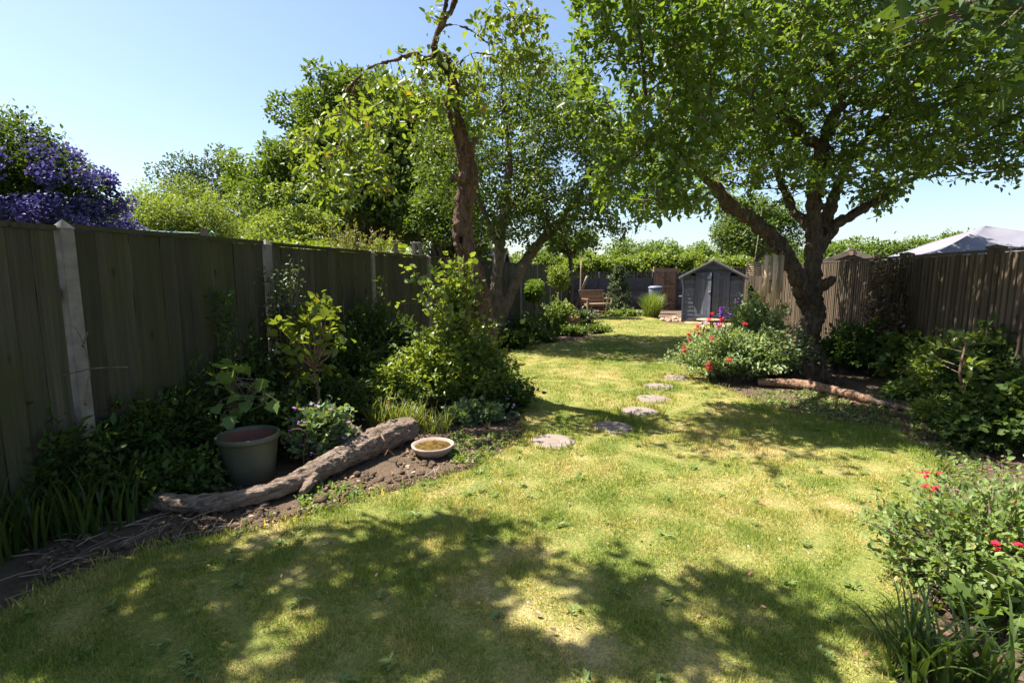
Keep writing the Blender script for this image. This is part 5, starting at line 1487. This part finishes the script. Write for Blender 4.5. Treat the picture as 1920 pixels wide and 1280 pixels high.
# shepherd hook
h0 = gnd(570, 893); ht = at(575, 806, h0.y + .02)
hk = thing('plant_hook', 'thin rusty iron crook standing between pot and log', 'hook', h0)
pts_ = [h0, Vector((h0.x + .01, h0.y, ht.z * .6)), Vector((ht.x, ht.y, ht.z - .05))] + [Vector((ht.x - .07 + .07 * math.cos(a), ht.y, ht.z - .05 + .06 * math.sin(a))) for a in np.linspace(0, 2.9, 8)[1:]]
e_ = pts_[-1]; pts_ += [e_ + Vector((-.012, 0, -.05)), e_ + Vector((-.045, 0, -.07)), e_ + Vector((-.06, 0, -.04)), e_ + Vector((-.045, 0, -.015))]
m = MB(); p, r = smooth_path(pts_, [.005] * len(pts_), 3); m.tube(p, r, 6); m.build('rod', M_IRON, hk, True)
# bird bath dish
db = gnd(812, 852); DB = Vector((db.x, db.y, 0))
t = thing('bird_bath', 'shallow pinkish stone dish of murky water on the soil', 'bird bath', DB)
m = MB(); m.lathe([(.001, .0), (.12, .0), (.17, .05), (.192, .085), (.194, .098), (.185, .104), (.172, .10), (.155, .078), (.10, .06), (.001, .055)], 48, DB, .02); m.build('bowl', M_DISH, t, True)
m = MB(); m.lathe([(.162, .086), (.08, .086), (.001, .086)], 40, DB); m.build('water', M_WATER, t, True)
t.scale = (.93, .93, .93)
# geranium
GB_ = gnd(600, 862)
t, P, O = bush('geranium', 'pale leafy geranium with mauve flowers between pot and log', 'plant', GB_, .27, .25, .50, 200, 22, .042, LOBED, L_GERAN, pick=80, low=.2, jitter=.02)
for u_, v_ in ((552, 766), (584, 757), (594, 760), (620, 768), (560, 794), (571, 793), (546, 807), (645, 823), (590, 836), (584, 850), (568, 767), (653, 792), (566, 836)):
    p = at(u_, v_, GB_.y - .22 + random.uniform(-.04, .04)); flower_head(t, p, .02, P_MAUVE, 5, 'flower', ROUND, .35)
# sycamore seedling
sb = gnd(428, 868); SY = Vector((sb.x, sb.y, 0))
t = thing('sycamore_sapling', 'young sycamore with big lobed pale leaves behind the pot', 'tree', SY)
tip = at(440, 690, SY.y - .1); m = MB(); p, r = smooth_path([SY, SY.lerp(tip, .5) + Vector((.03, 0, 0)), tip], [.012, .009, .005], 5); m.tube(p, r, 6); m.build('stem', M_BARK_G, t, True)
P = []; O = []; m = MB()
for u_, v_ in ((425, 672), (412, 690), (398, 715), (440, 705), (470, 700), (495, 710), (455, 722), (430, 735), (485, 735), (505, 745), (465, 748), (420, 712), (500, 722), (448, 690), (390, 700), (475, 750), (515, 740), (405, 705), (460, 695), (482, 716), (434, 722), (388, 722), (520, 752), (450, 740), (405, 760), (425, 745), (395, 775), (470, 765), (505, 770), (412, 790), (440, 765), (490, 760), (430, 780)):
    q = at(u_, v_, SY.y - .1 + random.uniform(-.15, .15)); b0 = SY.lerp(tip, random.uniform(.55, .98)); m.tube([b0, b0.lerp(q, .6) + Vector((0, 0, .02)), q], [.004, .003, .002], 4, False); P.append(tuple(q)); O.append(tuple((q - b0).normalized()))
m.build('leaf_stalks', M_TWIG, t); P = np.array(P); D, N = leaf_dirs(len(P), np.array(O) * 1.6, -.1, .2, .6); foliage(t, P, D, N, rng.uniform(.085, .135, len(P)), LOBED, L_SYC, 'foliage', pick=len(P))
# bronze-lime shrub
mb_ = Vector((at(585, 700, 4.5).x, 4.5, 0))
t = thing('magnolia_shrub', 'young shrub with glossy yellow-lime leaves before the left fence', 'shrub', mb_)
P = []; O = []; m = MB()
for u_, v_, n in ((545, 690, 26), (610, 690, 24), (575, 705, 22), (540, 655, 20), (630, 640, 20), (600, 565, 34), (560, 600, 34), (530, 610, 22), (520, 640, 16), (565, 640, 22), (600, 620, 24), (620, 600, 20), (555, 665, 14), (590, 660, 18), (515, 605, 12), (612, 575, 16), (580, 585, 18)):
    q = at(u_, v_, 4.5 + random.uniform(-.25, .2)); fk = at(588, 690, 4.5); md = fk.lerp(q, .5) + Vector((.03, 0, -.02)); m.tube([fk, md, q], [.010, .007, .003], 5, False)
    for j in range(n): P.append(tuple(q + Vector((random.gauss(0, .05), random.gauss(0, .06), random.gauss(-.02, .045))))); O.append(tuple((q - md).normalized()))
pp, rr = smooth_path([mb_, mb_ + Vector((.05, 0, .35)), at(588, 690, 4.5)], [.02, .016, .012], 4); m.tube(pp, rr, 7); m.build('stems', M_REDLOG, t, True); P = np.array(P); D, N = leaf_dirs(len(P), np.array(O) * .9, .25); foliage(t, P, D, N, rng.uniform(.06, .11, len(P)), OVATE, L_MAGN, 'foliage', pick=200)
# honeysuckle bush round the gnarled trunk
HB = Vector((at(845, 700, 5.75).x, 5.75, 0))
bush('honeysuckle', 'sunlit yellow-green leafy bush massed round the gnarled trunk', 'shrub', HB + Vector((.05, -.05, 0)), .80, .55, .85, 560, 32, .062, OVATE, L_HONEY, pick=120, low=.2)
bush('flowering_currant', 'pale leafy bush left of the honeysuckle', 'shrub', HB + Vector((-.55, -.25, 0)), .48, .42, .62, 300, 28, .05, OVATE, L_HONEY, pick=40, low=.2)
HC = Vector((at(858, 600, 5.6).x, 5.62, 0))
hc_ = thing('climbing_honeysuckle', 'climber with round leaves winding up the gnarled trunk', 'climber', HC)
P = []; O = []; m = MB()
for i in range(120):
    u_ = random.gauss(855, 34); v_ = random.uniform(478, 690); u_ += (v_ - 560) * .05
    q = at(u_, v_, 5.58 + random.gauss(0, .14)); b0 = HC + Vector((random.uniform(-.1, .1), .05, q.z * .45)); m.tube([HC + Vector((random.uniform(-.1, .1), random.uniform(-.05, .05), 0)), b0, q], [.006, .005, .002], 4, False)
    for j in range(16): P.append(tuple(b0.lerp(q, random.uniform(.4, 1.0)) + Vector((random.gauss(0, .06), random.gauss(0, .06), random.gauss(0, .05))))); O.append(tuple((q - b0).normalized()))
for u_, v_ in ((745, 570), (758, 566), (782, 562), (800, 566), (775, 520), (790, 518), (812, 505)):
    q = at(u_, v_, 5.4)
    for j in range(2): P.append(tuple(q)); O.append((-.6, -.3, .2))
m.tube([at(850, 590, 5.55), at(810, 566, 5.45), at(745, 570, 5.4)], [.004, .003, .002], 4, False); m.tube([at(850, 540, 5.55), at(812, 515, 5.45), at(775, 520, 5.4)], [.004, .003, .002], 4, False)
m.build('stems', M_TWIG, hc_); P = np.array(P); D, N = leaf_dirs(len(P), np.array(O) * .7, .15); foliage(hc_, P, D, N, rng.uniform(.045, .085, len(P)), BROAD, L_HONEY, 'foliage', pick=80)
bush('blue_flower_plant', 'dark leafy plant with violet-blue flowers at the bush foot by the lawn', 'plant', gnd(955, 770), .32, .25, .34, 90, 18, .05, LOBED, L_SHADE, low=.15, pick=20)
bf = bpy.data.objects['blue_flower_plant']
for u_, v_ in ((953, 748), (964, 760), (958, 772)): flower_head(bf, at(u_, v_, 5.1), .022, P_PURP, 6, 'flower', ROUND, .5)
bush('cranesbill', 'low pale-leaved plant at the honeysuckle foot beside the soil', 'plant', gnd(890, 790), .38, .22, .2, 100, 16, .05, LOBED, L_GERAN, low=.1, pick=30)
# grassy clumps behind the log
gl = [(770, 806, 130, .34, 'green strappy grass clump directly behind the log end'), (715, 800, 90, .34, 'yellowing strappy grass clump behind the log stump'), (820, 806, 80, .26, 'short strappy clump between grass and bird bath'), (690, 775, 70, .5, 'tall thin grass left of the currant bush'), (640, 770, 50, .55, 'sparse tall grass stems behind the geranium')]
for u_, v_, n_, L_, lab in gl: strap_clump('grass_clump', lab, 'grass', gnd(u_, v_), int(n_ * 1.4), L_ * 1.1, .011, L_GRASSY, None, 1.0, 20, .14, 5, .8)
# dark plants along the fence
dk = [(60, 880, 2.95, .4, .55, 'dark nettles at the fence left of the near post', .09), (175, 860, 3.25, .42, .6, 'dark nettles at the foot of the near concrete post', .09), (250, 850, 3.5, .4, .55, 'dim leafy weeds right of the near post', .08), (330, 835, 3.8, .42, .62, 'shaded weeds in the middle of the second fence panel', .09),
      (400, 800, 4.2, .42, .72, 'shaded leafy weeds behind the sycamore', .08), (470, 790, 4.45, .4, .75, 'shaded fern-like weeds by the second post', .08), (640, 690, 5.6, .5, .75, 'dark leafy mound right of the lime shrub', .09), (700, 660, 6.2, .55, 1.05, 'tall dark fern-like plant against the third fence panel', .10),
      (760, 670, 6.3, .5, .7, 'dark undergrowth between fern and gnarled trunk', .08), (330, 905, 3.35, .35, .22, 'low dark ground leaves behind the log left end', .07), (250, 900, 3.2, .35, .25, 'low dark ground leaves near the strap plant', .07), (620, 740, 4.9, .4, .4, 'dim ground plant between lime shrub and geranium', .07), (530, 800, 4.1, .35, .42, 'dim leafy weeds behind the geranium', .07)]
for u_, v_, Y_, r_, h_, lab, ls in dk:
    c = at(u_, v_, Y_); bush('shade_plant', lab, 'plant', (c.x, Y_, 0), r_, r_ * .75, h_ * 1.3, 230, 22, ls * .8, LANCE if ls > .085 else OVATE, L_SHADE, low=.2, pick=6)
# climber at the second post
c = Vector((-2.18, 4.72, 0)); ft = thing('post_climber', 'small-leaved climber on the second concrete post', 'climber', c); P = []; m = MB()
for i in range(60):
    q = at(random.gauss(530, 22), random.uniform(482, 600), 4.66 + random.gauss(0, .05)); m.tube([c, c.lerp(q, .6), q], [.007, .005, .002], 4, False)
    for j in range(22): P.append(tuple(c.lerp(q, random.uniform(.45, 1)) + Vector((random.gauss(0, .04), random.gauss(0, .04), random.gauss(0, .05)))))
m.build('stems', M_TWIG, ft); P = np.array(P); D, N = leaf_dirs(len(P), None, .1); foliage(ft, P, D, N, rng.uniform(.03, .055, len(P)), OVATE, L_BLUEGREEN, 'foliage', pick=20)
c = at(418, 560, 4.1); fc = Vector((c.x - .02, 4.1, 0)); ft = thing('fence_ivy', 'narrow dark ivy trail up the second fence panel', 'climber', fc); P = []; m = MB()
m.tube([fc, Vector((c.x, 4.1, .7)), Vector((c.x - .02, 4.12, 1.35))], [.008, .006, .003], 5, False)
for i in range(420): P.append((c.x + random.gauss(0, .05), 4.1 + random.gauss(-.01, .03), random.uniform(.4, 1.38)))
m.build('stem', M_TWIG, ft); P = np.array(P); D, N = leaf_dirs(len(P), None, -.2); foliage(ft, P, D, N, rng.uniform(.025, .05, len(P)), BROAD, L_SHADE, 'foliage')
# bare twigs against the near post
t = thing('bare_twigs', 'thin bare twigs crossing the near concrete post', 'twig', (-2.6, 3.0, 0))
for pl in ([(160, 760), (165, 720), (168, 690), (155, 640), (140, 612)], [(155, 650), (164, 622)], [(100, 708), (140, 698), (180, 690), (240, 688)]):
    m = MB(); pp, r = smooth_path([at(u, v, 3.0) for u, v in pl], [.006, .005, .004, .003, .002][:len(pl)], 4); m.tube(pp, r, 5); m.build('twig', M_TWIG, t, True)
# strap plants at the near left
for u_, v_, n_, L_, lab in ((60, 1020, 70, .45, 'dark strap-leaved clump below the log left end by the fence'), (150, 1000, 60, .42, 'strap-leaved clump crossing the left end of the log'), (215, 985, 45, .36, 'strap-leaved clump on the lawn side of the log'), (-30, 1060, 60, .5, 'dark strap clump in the near left corner')):
    strap_clump('montbretia', lab, 'plant', gnd(u_, v_), n_, L_, .019, L_STRAP, None, .7, 25, .11, 5, .5)
# small weeds on the right-hand soil and in the beds
Q = scatter_bed(1700, [(1640, 790, 110, 30), (1780, 870, 60, 40), (900, 840, 60, 30), (1500, 752, 90, 20), (1680, 790, 90, 30), (1700, 1050, 40, 120), (1560, 760, 120, 25), (640, 940, 80, 30), (300, 920, 90, 40), (1640, 1120, 60, 80)])
Q = np.repeat(Q, 5, 0) + rng.normal(size=(len(Q) * 5, 3)) * np.array([.02, .02, .004]); Q[:, 2] = np.abs(Q[:, 2]) + .004
D, N = leaf_dirs(len(Q), None, .5); o = add('ground_weeds', leaf_mesh('ground_weeds', Q, D, N, rng.uniform(.02, .05, len(Q)), OVATE), L_SALV); tag(o, 'small green seedlings and weeds spread over the bare beds', 'weeds', kind='stuff')
print('tris', sum(len(o.data.polygons) for o in bpy.data.objects if o.type == 'MESH'), 'objects', len(bpy.data.objects))
